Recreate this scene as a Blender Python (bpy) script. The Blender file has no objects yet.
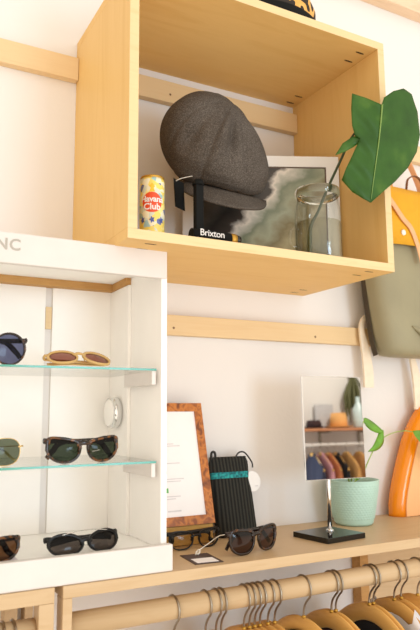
import bpy, bmesh, math, random
from mathutils import Vector, Matrix, Euler
from mathutils.geometry import delaunay_2d_cdt
random.seed(7)
PI = math.pi
sc = bpy.context.scene
C = sc.collection

# ------------------------------------------------------------------ materials
def srgb(r, g, b):
    def f(c):
        c /= 255.0
        return c / 12.92 if c <= 0.04045 else ((c + 0.055) / 1.055) ** 2.4
    return (f(r), f(g), f(b), 1.0)

def newmat(name):
    m = bpy.data.materials.new(name); m.use_nodes = True
    nt = m.node_tree
    return m, nt, nt.nodes['Principled BSDF']

def nd(nt, kind, **kw):
    n = nt.nodes.new(kind)
    for k, v in kw.items():
        if k in n.inputs: n.inputs[k].default_value = v
        else: setattr(n, k, v)
    return n

def ramp(nt, stops, interp='LINEAR'):
    n = nt.nodes.new('ShaderNodeValToRGB'); e = n.color_ramp.elements
    n.color_ramp.interpolation = interp
    while len(e) > 1: e.remove(e[-1])
    e[0].position, e[0].color = stops[0]
    for p, c in stops[1:]:
        x = e.new(p); x.color = c
    return n

def plain(name, col, rough=0.5, metal=0.0, noise=0.06, nscale=40.0, bump=0.0, bscale=200.0, **extra):
    m, nt, b = newmat(name)
    b.inputs['Roughness'].default_value = rough
    b.inputs['Metallic'].default_value = metal
    for k, v in extra.items(): b.inputs[k.replace('_', ' ')].default_value = v
    tc = nd(nt, 'ShaderNodeTexCoord')
    n = nd(nt, 'ShaderNodeTexNoise', Scale=nscale, Detail=3.0)
    nt.links.new(tc.outputs['Object'], n.inputs['Vector'])
    lo = tuple(c * (1 - noise) for c in col[:3]) + (1,)
    hi = tuple(min(1, c * (1 + noise)) for c in col[:3]) + (1,)
    r = ramp(nt, [(0.3, lo), (0.7, hi)])
    nt.links.new(n.outputs['Fac'], r.inputs['Fac'])
    nt.links.new(r.outputs['Color'], b.inputs['Base Color'])
    if bump:
        n2 = nd(nt, 'ShaderNodeTexNoise', Scale=bscale, Detail=2.0)
        nt.links.new(tc.outputs['Object'], n2.inputs['Vector'])
        bp = nd(nt, 'ShaderNodeBump', Strength=bump, Distance=0.002)
        nt.links.new(n2.outputs['Fac'], bp.inputs['Height'])
        nt.links.new(bp.outputs['Normal'], b.inputs['Normal'])
    return m

def wood(name, c1, c2, stretch=(1.5, 14, 14), rough=0.5, scale=3.0):
    m, nt, b = newmat(name)
    tc = nd(nt, 'ShaderNodeTexCoord'); mp = nd(nt, 'ShaderNodeMapping'); mp.inputs['Scale'].default_value = stretch
    nt.links.new(tc.outputs['Object'], mp.inputs['Vector'])
    n = nd(nt, 'ShaderNodeTexNoise', Scale=scale, Detail=6.0, Roughness=0.6, Distortion=0.6)
    nt.links.new(mp.outputs['Vector'], n.inputs['Vector'])
    r = ramp(nt, [(0.25, c2), (0.5, c1), (0.8, tuple(0.5 * (a + d) for a, d in zip(c1, c2)))])
    nt.links.new(n.outputs['Fac'], r.inputs['Fac'])
    nt.links.new(r.outputs['Color'], b.inputs['Base Color'])
    b.inputs['Roughness'].default_value = rough
    b.inputs['Specular IOR Level'].default_value = 0.3
    return m

def glassmat(name, col=(1, 1, 1, 1), ior=1.45, rough=0.0, tint=None):
    m, nt, b = newmat(name)
    b.inputs['Base Color'].default_value = col
    b.inputs['Roughness'].default_value = rough
    b.inputs['IOR'].default_value = ior
    b.inputs['Transmission Weight'].default_value = 1.0
    return m

def thin(name, col, gloss=0.12, rough=0.03, ior=1.5):
    # thin pane: light passes straight through, tinted, with a soft reflection
    m, nt, b = newmat(name)
    t = nd(nt, 'ShaderNodeBsdfTransparent', Color=col)
    g = nd(nt, 'ShaderNodeBsdfGlossy', Roughness=rough)
    fr = nd(nt, 'ShaderNodeFresnel', IOR=ior)
    mx = nd(nt, 'ShaderNodeMixShader')
    ad = nd(nt, 'ShaderNodeMath', operation='ADD'); ad.inputs[1].default_value = gloss
    ge = nd(nt, 'ShaderNodeNewGeometry'); iv = nd(nt, 'ShaderNodeMath', operation='SUBTRACT'); iv.inputs[0].default_value = 1.0
    mu = nd(nt, 'ShaderNodeMath', operation='MULTIPLY')
    nt.links.new(ge.outputs['Backfacing'], iv.inputs[1]); nt.links.new(iv.outputs[0], mu.inputs[1])
    nt.links.new(fr.outputs['Fac'], ad.inputs[0]); nt.links.new(ad.outputs[0], mu.inputs[0]); nt.links.new(mu.outputs[0], mx.inputs[0])
    nt.links.new(t.outputs[0], mx.inputs[1]); nt.links.new(g.outputs[0], mx.inputs[2])
    nt.links.new(mx.outputs[0], nt.nodes['Material Output'].inputs['Surface'])
    return m

def spotted(name, stops, scale=60.0, rough=0.4, interp='CONSTANT', rnd=1.0, dist=0.0):
    m, nt, b = newmat(name)
    tc = nd(nt, 'ShaderNodeTexCoord')
    n = nd(nt, 'ShaderNodeTexNoise', Scale=scale, Detail=1.5, Distortion=dist)
    nt.links.new(tc.outputs['Object'], n.inputs['Vector'])
    r = ramp(nt, stops, interp)
    nt.links.new(n.outputs['Fac'], r.inputs['Fac']); nt.links.new(r.outputs['Color'], b.inputs['Base Color'])
    b.inputs['Roughness'].default_value = rough
    return m

M = {}
M['wall'] = plain('white_wall_paint', srgb(230, 226, 223), 0.85, noise=0.015, nscale=3, bump=0.15, bscale=90)
M['floor'] = wood('floor_boards', srgb(226, 212, 194), srgb(212, 196, 176), (14, 1.5, 1))
M['ply'] = wood('birch_plywood', srgb(231, 191, 122), srgb(223, 180, 108), (14, 14, 1.3), 0.5, 2.0)
M['plyh'] = wood('birch_plywood_flat', srgb(231, 190, 120), srgb(222, 177, 104), (1.5, 10, 10), 0.5, 2.2)
M['plyedge'] = wood('plywood_edge', srgb(232, 204, 156), srgb(225, 193, 142), (2, 30, 30), 0.5, 3.0)
M['rail'] = wood('pine_rail', srgb(226, 198, 154), srgb(220, 188, 142), (1.2, 20, 20), 0.5, 3.0)
M['beam'] = wood('pale_beam', srgb(232, 205, 175), srgb(216, 184, 150), (1.5, 14, 14), 0.6, 4.0)
M['counter'] = wood('counter_birch', srgb(204, 176, 138), srgb(194, 163, 122), (1.4, 14, 14), 0.42, 3.0)
M['rawwood'] = wood('raw_brown_board', srgb(196, 150, 92), srgb(172, 124, 68), (2, 12, 12), 0.7, 3.0)
M['darkhole'] = plain('dark_slot', srgb(70, 45, 22), 0.8)
M['screw'] = plain('dark_screw', srgb(120, 84, 52), 0.5)
M['whitepaint'] = plain('white_cabinet_paint', srgb(221, 214, 209), 0.5, noise=0.02, nscale=25, bump=0.12, bscale=60)
M['liftedwhite'] = plain('shade_lifted_white', srgb(250, 247, 243), 0.6, noise=0.02, nscale=12)  # cabinet white with its colour lightened to offset shade inside the case
M['greytext'] = plain('grey_lettering', srgb(176, 170, 160), 0.6)
M['glass_edge'] = plain('teal_glass_edge', srgb(74, 152, 130), 0.15, noise=0.05, nscale=30)
M['pane'] = thin('shelf_glass', (0.985, 0.998, 0.99, 1), 0.0)
M['chrome'] = plain('polished_chrome', (0.8, 0.8, 0.8, 1), 0.12, 1.0, noise=0.02)
M['steel'] = plain('steel_wire', (0.36, 0.31, 0.25, 1), 0.3, 1.0, noise=0.03)
M['mirror'] = plain('mirror_silver', (0.94, 0.95, 0.94, 1), 0.0, 1.0, noise=0.0)
M['blackgloss'] = plain('black_gloss_base', srgb(22, 22, 20), 0.08, noise=0.05)
M['black'] = plain('black_card', srgb(15, 16, 15), 0.75, Specular_IOR_Level=0.2)
M['blackplastic'] = plain('black_acetate', srgb(20, 19, 18), 0.28, Specular_IOR_Level=0.3)
M['white'] = plain('white_print', srgb(240, 238, 236), 0.6, noise=0.01)
M['gold'] = plain('gold_band', srgb(196, 150, 60), 0.35, 0.6)
M['red'] = plain('orange_red_print', srgb(226, 78, 34), 0.45)
M['paper'] = plain('white_paper', srgb(243, 240, 240), 0.7, noise=0.01)
M['ink'] = plain('grey_ink', srgb(214, 210, 212), 0.7)
M['darkink'] = plain('dark_ink', srgb(70, 66, 70), 0.7)
M['pinkink'] = plain('pink_ink', srgb(230, 190, 190), 0.7)
M['greenink'] = plain('green_ink', srgb(110, 180, 110), 0.7)
M['mint'] = plain('mint_ceramic', srgb(182, 216, 203), 0.45, noise=0.03)
M['soil'] = plain('dark_soil', srgb(60, 44, 32), 0.9, noise=0.3, nscale=80)
M['stem'] = plain('pale_green_stem', srgb(150, 176, 84), 0.5)
M['darkstem'] = plain('dark_green_stem', srgb(52, 66, 34), 0.4)
M['mustard'] = plain('mustard_canvas', srgb(228, 166, 30), 0.75, noise=0.04, bump=0.3, bscale=500)
M['canvas'] = plain('sage_grey_canvas', srgb(150, 143, 114), 0.6, noise=0.08, nscale=8, bump=0.25, bscale=60)
M['leather'] = plain('tan_leather', srgb(232, 176, 128), 0.55)
M['brownleather'] = plain('brown_leather', srgb(120, 76, 44), 0.5)
M['cream'] = plain('cream_leather', srgb(240, 224, 200), 0.55)
M['orange'] = plain('orange_resin', srgb(250, 146, 18), 0.15, noise=0.03, nscale=5)
M['peach'] = plain('peach_deck', srgb(252, 192, 134), 0.3, noise=0.03, nscale=5)
M['hanger'] = wood('honey_hanger_wood', srgb(230, 180, 104), srgb(212, 158, 82), (10, 2, 10), 0.3, 4.0)
M['cord'] = plain('white_cord', srgb(235, 228, 214), 0.7)
M['blackcord'] = plain('black_cord', srgb(30, 30, 28), 0.7)
M['whitecloth'] = plain('white_cotton', srgb(246, 244, 248), 0.85, bump=0.3, bscale=40)
M['lavcloth'] = plain('pale_lavender_cotton', srgb(232, 226, 236), 0.85, bump=0.3, bscale=40)
M['blackcloth'] = plain('black_cloth', srgb(28, 26, 30), 0.9)
M['maroon'] = plain('dark_maroon_cloth', srgb(58, 36, 36), 0.9)
M['pink'] = plain('pink_cloth', srgb(196, 140, 150), 0.9)
M['tan'] = plain('tan_cloth', srgb(200, 150, 92), 0.9)
M['navy'] = plain('navy_cloth', srgb(44, 46, 66), 0.9)
M['rust'] = plain('rust_cloth', srgb(180, 110, 70), 0.9)
M['felt'] = plain('orange_tan_felt', srgb(230, 170, 104), 0.9, noise=0.1, nscale=12)
M['vine'] = plain('dark_vine', srgb(84, 84, 48), 0.6)
M['greyprint'] = plain('pale_grey_print', srgb(196, 196, 200), 0.6)
M['shelfbrown'] = wood('brown_shelf', srgb(196, 134, 96), srgb(150, 96, 66), (2, 12, 12))
M['turq'] = spotted('turquoise_knit', [(0.3, srgb(12, 72, 78)), (0.5, srgb(18, 124, 130)), (0.65, srgb(40, 160, 156))], 160, 0.8, 'LINEAR')
M['burl'] = spotted('burl_wood', [(0.3, srgb(112, 56, 18)), (0.45, srgb(170, 96, 32)), (0.55, srgb(196, 120, 46)), (0.7, srgb(136, 70, 22))], 55, 0.35, 'LINEAR', dist=0.7)
M['block'] = wood('yellow_block', srgb(206, 164, 92), srgb(186, 140, 70), (3, 14, 14))
M['tort'] = spotted('tortoiseshell', [(0.35, srgb(22, 14, 10)), (0.56, srgb(42, 27, 17)), (0.68, srgb(122, 74, 30)), (0.8, srgb(60, 36, 18))], 70, 0.18, 'LINEAR', dist=0.8)
M['darktort'] = spotted('dark_tortoiseshell', [(0.35, srgb(22, 16, 13)), (0.62, srgb(44, 28, 20)), (0.75, srgb(96, 58, 30))], 70, 0.15, 'LINEAR', dist=0.8)
M['tanframe'] = plain('honey_acetate', srgb(206, 168, 104), 0.25)
M['leopard'] = spotted('leopard_print', [(0.0, srgb(40, 28, 18)), (0.44, srgb(40, 28, 18)), (0.47, srgb(228, 170, 86)), (0.56, srgb(232, 178, 96)), (0.62, srgb(48, 32, 20))], 24, 0.7)
M['goldwire'] = plain('gold_wire', (0.85, 0.62, 0.3, 1), 0.2, 1.0)
M['lens_green'] = thin('green_lens', srgb(112, 122, 104), 0.0, 0.06, 1.3)
M['lens_dkgreen'] = thin('dark_green_lens', srgb(58, 70, 54), 0.0, 0.06, 1.3)
M['lens_brown'] = thin('brown_lens', srgb(104, 72, 46), 0.0, 0.06, 1.3)
M['lens_rose'] = thin('rose_brown_lens', srgb(152, 98, 84), 0.0, 0.06, 1.3)
M['lens_grey'] = thin('smoky_lens', srgb(84, 76, 72), 0.0, 0.06, 1.3)
M['lens_plum'] = thin('plum_brown_lens', srgb(92, 70, 66), 0.0, 0.05, 1.42)
M['lens_blue'] = thin('blue_grey_lens', srgb(98, 104, 136), 0.0, 0.06, 1.3)
M['lens_clear'] = thin('dark_clear_lens', srgb(226, 216, 200), 0.0, 0.06, 1.3)
M['jarglass'] = thin('clear_jar_glass', (0.985, 0.99, 0.98, 1), 0.02)
M['water'] = thin('water_surface', (0.93, 0.92, 0.82, 1), 0.02)

def tweed():
    m, nt, b = newmat('grey_brown_tweed')
    tc = nd(nt, 'ShaderNodeTexCoord')
    n = nd(nt, 'ShaderNodeTexNoise', Scale=520.0, Detail=2.0)
    n2 = nd(nt, 'ShaderNodeTexNoise', Scale=22.0, Detail=3.0)
    for x in (n, n2): nt.links.new(tc.outputs['Object'], x.inputs['Vector'])
    r = ramp(nt, [(0.34, srgb(72, 66, 61)), (0.52, srgb(90, 83, 77)), (0.68, srgb(116, 108, 100))])
    nt.links.new(n.outputs['Fac'], r.inputs['Fac'])
    r2 = ramp(nt, [(0.3, (0.82, 0.8, 0.78, 1)), (0.7, (1.0, 1.0, 1.0, 1))])
    nt.links.new(n2.outputs['Fac'], r2.inputs['Fac'])
    mx = nd(nt, 'ShaderNodeMixRGB', blend_type='MULTIPLY'); mx.inputs[0].default_value = 1
    nt.links.new(r.outputs[0], mx.inputs[1]); nt.links.new(r2.outputs[0], mx.inputs[2])
    nt.links.new(mx.outputs[0], b.inputs['Base Color'])
    bp = nd(nt, 'ShaderNodeBump', Strength=0.35, Distance=0.001)
    nt.links.new(n.outputs['Fac'], bp.inputs['Height']); nt.links.new(bp.outputs['Normal'], b.inputs['Normal'])
    b.inputs['Roughness'].default_value = 0.95
    b.inputs['Specular IOR Level'].default_value = 0.1
    return m
M['tweed'] = tweed()

def knit():
    m, nt, b = newmat('black_rib_knit')
    tc = nd(nt, 'ShaderNodeTexCoord')
    w = nd(nt, 'ShaderNodeTexWave', Scale=36.0, Distortion=0.5); w.bands_direction = 'X'
    n = nd(nt, 'ShaderNodeTexNoise', Scale=300.0)
    for x in (w, n): nt.links.new(tc.outputs['Object'], x.inputs['Vector'])
    r = ramp(nt, [(0.2, srgb(16, 17, 15)), (0.8, srgb(48, 48, 42))])
    nt.links.new(w.outputs['Fac'], r.inputs['Fac']); nt.links.new(r.outputs[0], b.inputs['Base Color'])
    ad = nd(nt, 'ShaderNodeMath', operation='ADD')
    nt.links.new(w.outputs['Fac'], ad.inputs[0]); nt.links.new(n.outputs['Fac'], ad.inputs[1])
    bp = nd(nt, 'ShaderNodeBump', Strength=0.6, Distance=0.002)
    nt.links.new(ad.outputs[0], bp.inputs['Height']); nt.links.new(bp.outputs['Normal'], b.inputs['Normal'])
    b.inputs['Roughness'].default_value = 0.95
    return m
M['knit'] = knit()

def leafmat():
    m, nt, b = newmat('monstera_leaf')
    tc = nd(nt, 'ShaderNodeTexCoord')
    n = nd(nt, 'ShaderNodeTexNoise', Scale=14.0, Detail=4.0)
    nt.links.new(tc.outputs['Object'], n.inputs['Vector'])
    r = ramp(nt, [(0.3, srgb(34, 72, 16)), (0.55, srgb(48, 90, 24)), (0.8, srgb(84, 118, 40))])
    nt.links.new(n.outputs['Fac'], r.inputs['Fac']); nt.links.new(r.outputs[0], b.inputs['Base Color'])
    b.inputs['Roughness'].default_value = 0.42
    b.inputs['Specular IOR Level'].default_value = 0.3
    return m
M['leaf'] = leafmat()

def wavephoto():
    # flat print: dark rock at the left, a white breaking wave on a slant, green-brown water
    m, nt, b = newmat('sea_photograph')
    uv = nd(nt, 'ShaderNodeUVMap')
    n = nd(nt, 'ShaderNodeTexNoise', Scale=5.0, Detail=5.0)
    nt.links.new(uv.outputs[0], n.inputs['Vector'])
    mx = nd(nt, 'ShaderNodeMixRGB'); mx.inputs[0].default_value = 0.26
    nt.links.new(uv.outputs[0], mx.inputs[1]); nt.links.new(n.outputs['Color'], mx.inputs[2])
    sp = nd(nt, 'ShaderNodeSeparateXYZ'); nt.links.new(mx.outputs[0], sp.inputs[0])
    # s runs across the slanted wave: s = x*0.62 - y*0.55 + 0.4
    a = nd(nt, 'ShaderNodeMath', operation='MULTIPLY'); a.inputs[1].default_value = 0.75
    c = nd(nt, 'ShaderNodeMath', operation='MULTIPLY_ADD'); c.inputs[1].default_value = -0.55; 
    nt.links.new(sp.outputs['X'], a.inputs[0]); nt.links.new(sp.outputs['Y'], c.inputs[0]); nt.links.new(a.outputs[0], c.inputs[2])
    d = nd(nt, 'ShaderNodeMath', operation='ADD'); d.inputs[1].default_value = 0.42
    nt.links.new(c.outputs[0], d.inputs[0])
    r = ramp(nt, [(0.0, srgb(150, 144, 132)), (0.16, srgb(104, 98, 90)), (0.34, srgb(40, 36, 32)), (0.41, srgb(60, 52, 46)), (0.45, srgb(226, 218, 208)), (0.475, srgb(190, 188, 178)),
                  (0.53, srgb(120, 130, 108)), (0.60, srgb(160, 164, 142)), (0.68, srgb(128, 116, 82)), (0.76, srgb(176, 164, 132)), (0.9, srgb(120, 118, 92))])
    nt.links.new(d.outputs[0], r.inputs['Fac']); nt.links.new(r.outputs[0], b.inputs['Base Color'])
    b.inputs['Roughness'].default_value = 0.3
    return m
M['photo'] = wavephoto()

def canlabel():
    m, nt, b = newmat('can_label')
    tc = nd(nt, 'ShaderNodeTexCoord')
    n = nd(nt, 'ShaderNodeTexVoronoi', Scale=85.0)
    nt.links.new(tc.outputs['Object'], n.inputs['Vector'])
    sp = nd(nt, 'ShaderNodeSeparateXYZ'); nt.links.new(n.outputs['Color'], sp.inputs[0])
    r = ramp(nt, [(0.0, srgb(240, 218, 110)), (0.28, srgb(240, 234, 204)), (0.5, srgb(160, 196, 200)), (0.62, srgb(104, 116, 172)), (0.70, srgb(244, 230, 150)), (0.85, srgb(214, 220, 204))], 'CONSTANT')
    nt.links.new(sp.outputs[0], r.inputs['Fac']); nt.links.new(r.outputs[0], b.inputs['Base Color'])
    b.inputs['Roughness'].default_value = 0.3
    return m
M['canlabel'] = canlabel()

# ------------------------------------------------------------------ mesh helpers
def bx(bm, x0, x1, y0, y1, z0, z1, bev=0.0, mi=0):
    vs = [bm.verts.new((x, y, z)) for x in (x0, x1) for y in (y0, y1) for z in (z0, z1)]
    fs = []
    for q in ((0, 1, 3, 2), (4, 6, 7, 5), (0, 4, 5, 1), (2, 3, 7, 6), (0, 2, 6, 4), (1, 5, 7, 3)):
        f = bm.faces.new([vs[i] for i in q]); f.material_index = mi; fs.append(f)
    if bev:
        es = list({e for f in fs for e in f.edges})
        bmesh.ops.bevel(bm, geom=es, offset=bev, segments=2, profile=0.5, affect='EDGES')
    return bm

def box(*a, **k):
    return bx(bmesh.new(), *a, **k)

def spl(pts, n=6):
    # Catmull-Rom through the points
    P = [Vector(p) for p in pts]; out = []
    for i in range(len(P) - 1):
        p0 = P[i - 1] if i else P[0] * 2 - P[1]
        p1, p2 = P[i], P[i + 1]
        p3 = P[i + 2] if i + 2 < len(P) else P[-1] * 2 - P[-2]
        for k in range(n):
            t = k / n
            out.append(0.5 * ((2 * p1) + (p2 - p0) * t + (2 * p0 - 5 * p1 + 4 * p2 - p3) * t * t + (3 * p1 - p0 - 3 * p2 + p3) * t ** 3))
    out.append(P[-1]); return out

def lerplist(vals, n):
    out = []
    for i in range(n):
        t = i / (n - 1) * (len(vals) - 1); k = min(int(t), len(vals) - 2); f = t - k
        out.append(vals[k] * (1 - f) + vals[k + 1] * f)
    return out

def tube(bm, pts, ra, rb=None, seg=10, ref=None, cap=True, mi=0):
    """sweep an ellipse; ra across ref's side axis, rb along the other; ra/rb number or list"""
    P = [Vector(p) for p in pts]; n = len(P)
    ra = lerplist(ra, n) if isinstance(ra, (list, tuple)) else [ra] * n
    rb = ra if rb is None else (lerplist(rb, n) if isinstance(rb, (list, tuple)) else [rb] * n)
    rings = []; prev = None
    for i in range(n):
        t = (P[min(i + 1, n - 1)] - P[max(i - 1, 0)]).normalized()
        if ref is not None: s = Vector(ref)
        else:
            s = prev if prev is not None else (Vector((0, 0, 1)) if abs(t.z) < 0.9 else Vector((1, 0, 0)))
        s = (s - t * s.dot(t)).normalized(); prev = s
        w = t.cross(s)
        rings.append([bm.verts.new(P[i] + s * (ra[i] * math.cos(2 * PI * k / seg)) + w * (rb[i] * math.sin(2 * PI * k / seg))) for k in range(seg)])
    for i in range(n - 1):
        for k in range(seg):
            f = bm.faces.new((rings[i][k], rings[i][(k + 1) % seg], rings[i + 1][(k + 1) % seg], rings[i + 1][k])); f.material_index = mi; f.smooth = True
    if cap:
        bm.faces.new(rings[0][::-1]).material_index = mi; bm.faces.new(rings[-1]).material_index = mi
    return bm

def lathe(bm, prof, seg=40, capb=True, capt=True, mi=0, c=(0, 0, 0)):
    rings = [[bm.verts.new((c[0] + r * math.cos(2 * PI * k / seg), c[1] + r * math.sin(2 * PI * k / seg), c[2] + z)) for k in range(seg)] for r, z in prof]
    for i in range(len(prof) - 1):
        for k in range(seg):
            f = bm.faces.new((rings[i][k], rings[i][(k + 1) % seg], rings[i + 1][(k + 1) % seg], rings[i + 1][k])); f.smooth = True; f.material_index = mi
    if capb: bm.faces.new(rings[0][::-1]).material_index = mi
    if capt: bm.faces.new(rings[-1]).material_index = mi
    return bm

def prism(bm, outline, d, tf=None, mi=0):
    """outline: list of (u,v); extruded by d along third axis; tf maps (u,v,w)->Vector"""
    tf = tf or (lambda u, v, w: Vector((u, w, v)))
    a = [bm.verts.new(tf(u, v, 0)) for u, v in outline]; b = [bm.verts.new(tf(u, v, d)) for u, v in outline]
    bm.faces.new(a).material_index = mi; bm.faces.new(b[::-1]).material_index = mi
    n = len(a)
    for i in range(n): bm.faces.new((a[i], b[i], b[(i + 1) % n], a[(i + 1) % n])).material_index = mi
    return bm

def obj(name, bm, mat, parent=None, smooth=False):
    bmesh.ops.recalc_face_normals(bm, faces=bm.faces[:])
    me = bpy.data.meshes.new(name); bm.to_mesh(me); bm.free()
    for m in (mat if isinstance(mat, (list, tuple)) else [mat]): me.materials.append(m)
    if smooth:
        for p in me.polygons: p.use_smooth = True
    o = bpy.data.objects.new(name, me); C.objects.link(o)
    if parent is not None: o.parent = parent
    return o

def subsurf(o, lv=1):
    m = o.modifiers.new('sub', 'SUBSURF'); m.levels = lv; m.render_levels = lv; return o

def tag(o, label=None, cat=None, group=None, kind=None):
    if label: o['label'] = label
    if cat: o['category'] = cat
    if group: o['group'] = group
    if kind: o['kind'] = kind
    return o

def thing(name, label, cat, loc=(0, 0, 0), rot=(0, 0, 0), group=None):
    o = bpy.data.objects.new(name, None); C.objects.link(o)
    o.empty_display_size = 0.02
    o.location = loc; o.rotation_euler = rot
    return tag(o, label, cat, group)

def struct(name, bm, mat, parent=None):
    o = obj(name, bm, mat, parent)
    if parent is None: o['kind'] = 'structure'
    return o

def textmesh(name, s, size, mat, parent=None, depth=0.0006, spacing=1.0, align='CENTER', offset=0.0):
    """lettering as a mesh in its local XZ plane, facing -Y"""
    cu = bpy.data.curves.new(name, 'FONT'); cu.body = s; cu.size = size; cu.extrude = depth
    cu.align_x = align; cu.align_y = 'CENTER'; cu.space_character = spacing; cu.offset = offset
    cu.resolution_u = 3
    t = bpy.data.objects.new(name + '_tmp', cu); C.objects.link(t)
    bpy.context.view_layer.update()
    me = bpy.data.meshes.new_from_object(t.evaluated_get(bpy.context.evaluated_depsgraph_get()))
    bpy.data.objects.remove(t); bpy.data.curves.remove(cu)
    me.name = name
    for v in me.vertices: x, y, z = v.co; v.co = (x, -z, y)
    me.materials.clear(); me.materials.append(mat)
    o = bpy.data.objects.new(name, me); C.objects.link(o)
    if parent is not None: o.parent = parent
    return o

# ------------------------------------------------------------------ camera
cam = bpy.data.cameras.new('camera'); co = bpy.data.objects.new('camera', cam); C.objects.link(co)
r_ = Vector((0.87772217, -0.47911141, -0.00748641)); u_ = Vector((-0.0645489, -0.13370469, 0.98891683)); f_ = Vector((0.4748023, 0.86751099, 0.14828169))
co.matrix_world = Matrix(((r_.x, u_.x, -f_.x, -0.4107), (r_.y, u_.y, -f_.y, -1.3936), (r_.z, u_.z, -f_.z, 1.4813), (0, 0, 0, 1)))
cam.sensor_fit = 'VERTICAL'; cam.sensor_height = 24.0; cam.lens = 24.0 * 649.02 / 630.0
cam.clip_start = 0.02
cam.dof.use_dof = True; cam.dof.focus_distance = 1.38; cam.dof.aperture_fstop = 3.2
sc.camera = co

# ------------------------------------------------------------------ the room
struct('wall_back', box(-1.8, 2.8, 0.0, 0.1, 0.0, 3.0), M['wall'])
struct('floor', box(-1.8, 2.8, -0.9, 0.1, -0.05, 0.0), M['floor'])
struct('wall_front', box(2.0, 3.4, -4.2, -4.1, 0, 3.0), M['wall'])     # the part of the opposite wall the mirror sees

struct('trim_1', box(0.55, 2.7, -0.04, -0.0005, 2.742, 2.86), M['beam'])
def rail(name, x0, x1, z0, z1, screws=()):
    o = struct(name, box(x0, x1, -0.0204, -0.0004, z0, z1, bev=0.0012), M['rail'])
    for sx, sz in screws:
        b = bmesh.new(); lathe(b, [(0.003, 0), (0.0028, 0.0006)], 10)
        s = obj('screw', b, M['screw'], o); s.rotation_euler = (PI / 2, 0, 0); s.location = (sx, -0.0203, sz)
    return o
rail('trim_2', -1.7, -0.0008, 2.242, 2.297, [(-0.35, 2.27)])
rail('trim_3', 0.0193, 0.6213, 2.242, 2.297, [(0.233, 2.263)])
rail('trim_4', 0.6415, 2.6, 2.242, 2.297, [(1.3, 2.27)])
rail('trim_5', -1.7, -0.4405, 1.662, 1.710)
struct('trim_6', box(-0.0566, -0.0434, -0.0075, -0.0004, 1.662, 1.710), M['rail'])
rail('trim_7', 0.1105, 2.6, 1.662, 1.710, [(0.243, 1.679), (0.66, 1.678)])

# ------------------------------------------------------------------ plywood wall box
W, H, D, T = 0.6405, 0.5537, 0.34, 0.01875
Z0 = 1.79
t = thing('wall_shelf', 'open plywood box shelf fixed to the white wall, holding the cap and jar', 'shelf', (0, 0, Z0))
def panel(name, a, long_axis):
    bm = box(*a, bev=0.0008)
    for f in bm.faces:
        c = f.calc_center_median()
        if c.y < a[2] + 0.0009: f.material_index = 1
    return obj(name, bm, [M['ply'] if long_axis == 'z' else M['plyh'], M['plyedge']], t)
panel('side_panel', (0, T, -D, -0.0005, T, H - T), 'z')
pr = panel('side_panel', (W - T, W, -D, -0.0005, T, H - T), 'z')
pt_ = panel('top_panel', (0, W, -D, -0.0005, H - T, H), 'x')
pb = panel('bottom_panel', (0, W, -D, -0.0005, 0, T), 'x')
def slot(parent, x, y, z):
    bm = bmesh.new()
    out = [(0.0085 * math.cos(a) + (0.004 if math.cos(a) > 0 else -0.004), 0.0024 * math.sin(a)) for a in [2 * PI * k / 20 for k in range(20)]]
    prism(bm, out, 0.0006, lambda u, v, w: Vector((u, v, w)))
    s = obj('joint_slot', bm, M['darkhole'], parent); s.location = (x, y, z)
for y in (-0.307, -0.266, -0.063, -0.024):
    slot(pt_, 0.596, y, H - T - 0.0005); slot(pt_, 0.045, y, H - T - 0.0005)
    slot(pb, 0.586, y - 0.009, -0.0001); slot(pb, 0.055, y - 0.009 if y < -0.2 else y, -0.0001)
FZ = Z0 + T

# ------------------------------------------------------------------ can
t = thing('drink_can', 'small yellow, blue and white drink can with an orange red disc', 'can', (0.086, -0.25, FZ))
t.scale = (0.95, 0.95, 0.96)
R = 0.0262
bm = bmesh.new(); lathe(bm, [(0.021, 0), (0.0245, 0.003), (R, 0.009), (R, 0.130), (0.0245, 0.136)], 48)
obj('body', bm, M['canlabel'], t)
bm = bmesh.new(); lathe(bm, [(0.0243, 0.1355), (0.0252, 0.1375), (0.0252, 0.1405), (0.0240, 0.141), (0.0235, 0.1375), (0.005, 0.1375)], 48)
tag(obj('lid', bm, M['gold'], t), 'gold coloured lid rim')
phi0 = math.atan2(-1.144, -0.497)
def wrap(bm_or_me, rr, zc):
    for v in bm_or_me:
        x, y, z = v.co; a = phi0 + x / R
        q = rr - y
        v.co = (q * math.cos(a), q * math.sin(a), z + zc)
bm = bmesh.new()
N = 40; RD = 0.0215
rows = []
for i in range(9):
    k = i / 8
    rows.append([bm.verts.new((RD * k * math.cos(2 * PI * j / N), 0, RD * k * math.sin(2 * PI * j / N))) for j in range(N)])
for i in range(8):
    for j in range(N):
        if i == 0: bm.faces.new((rows[0][0] if False else rows[1][j], rows[1][(j + 1) % N], rows[0][j])) if False else None
        if i > 0: bm.faces.new((rows[i][j], rows[i][(j + 1) % N], rows[i + 1][(j + 1) % N], rows[i + 1][j]))
bm.faces.new(rows[1])
for v in rows[0]: bm.verts.remove(v)
wrap(bm.verts, R + 0.0004, 0.082)
disc = obj('label_disc', bm, M['red'], t)
tx = textmesh('lettering', 'Havana', 0.0175, M['white'], disc, 0.0002, 0.95, offset=0.0004); wrap(tx.data.vertices, R + 0.0009, 0.088)
tx = textmesh('lettering', 'Club', 0.0185, M['white'], disc, 0.0002, 1.0, offset=0.0004); wrap(tx.data.vertices, R + 0.0009, 0.072)
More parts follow.
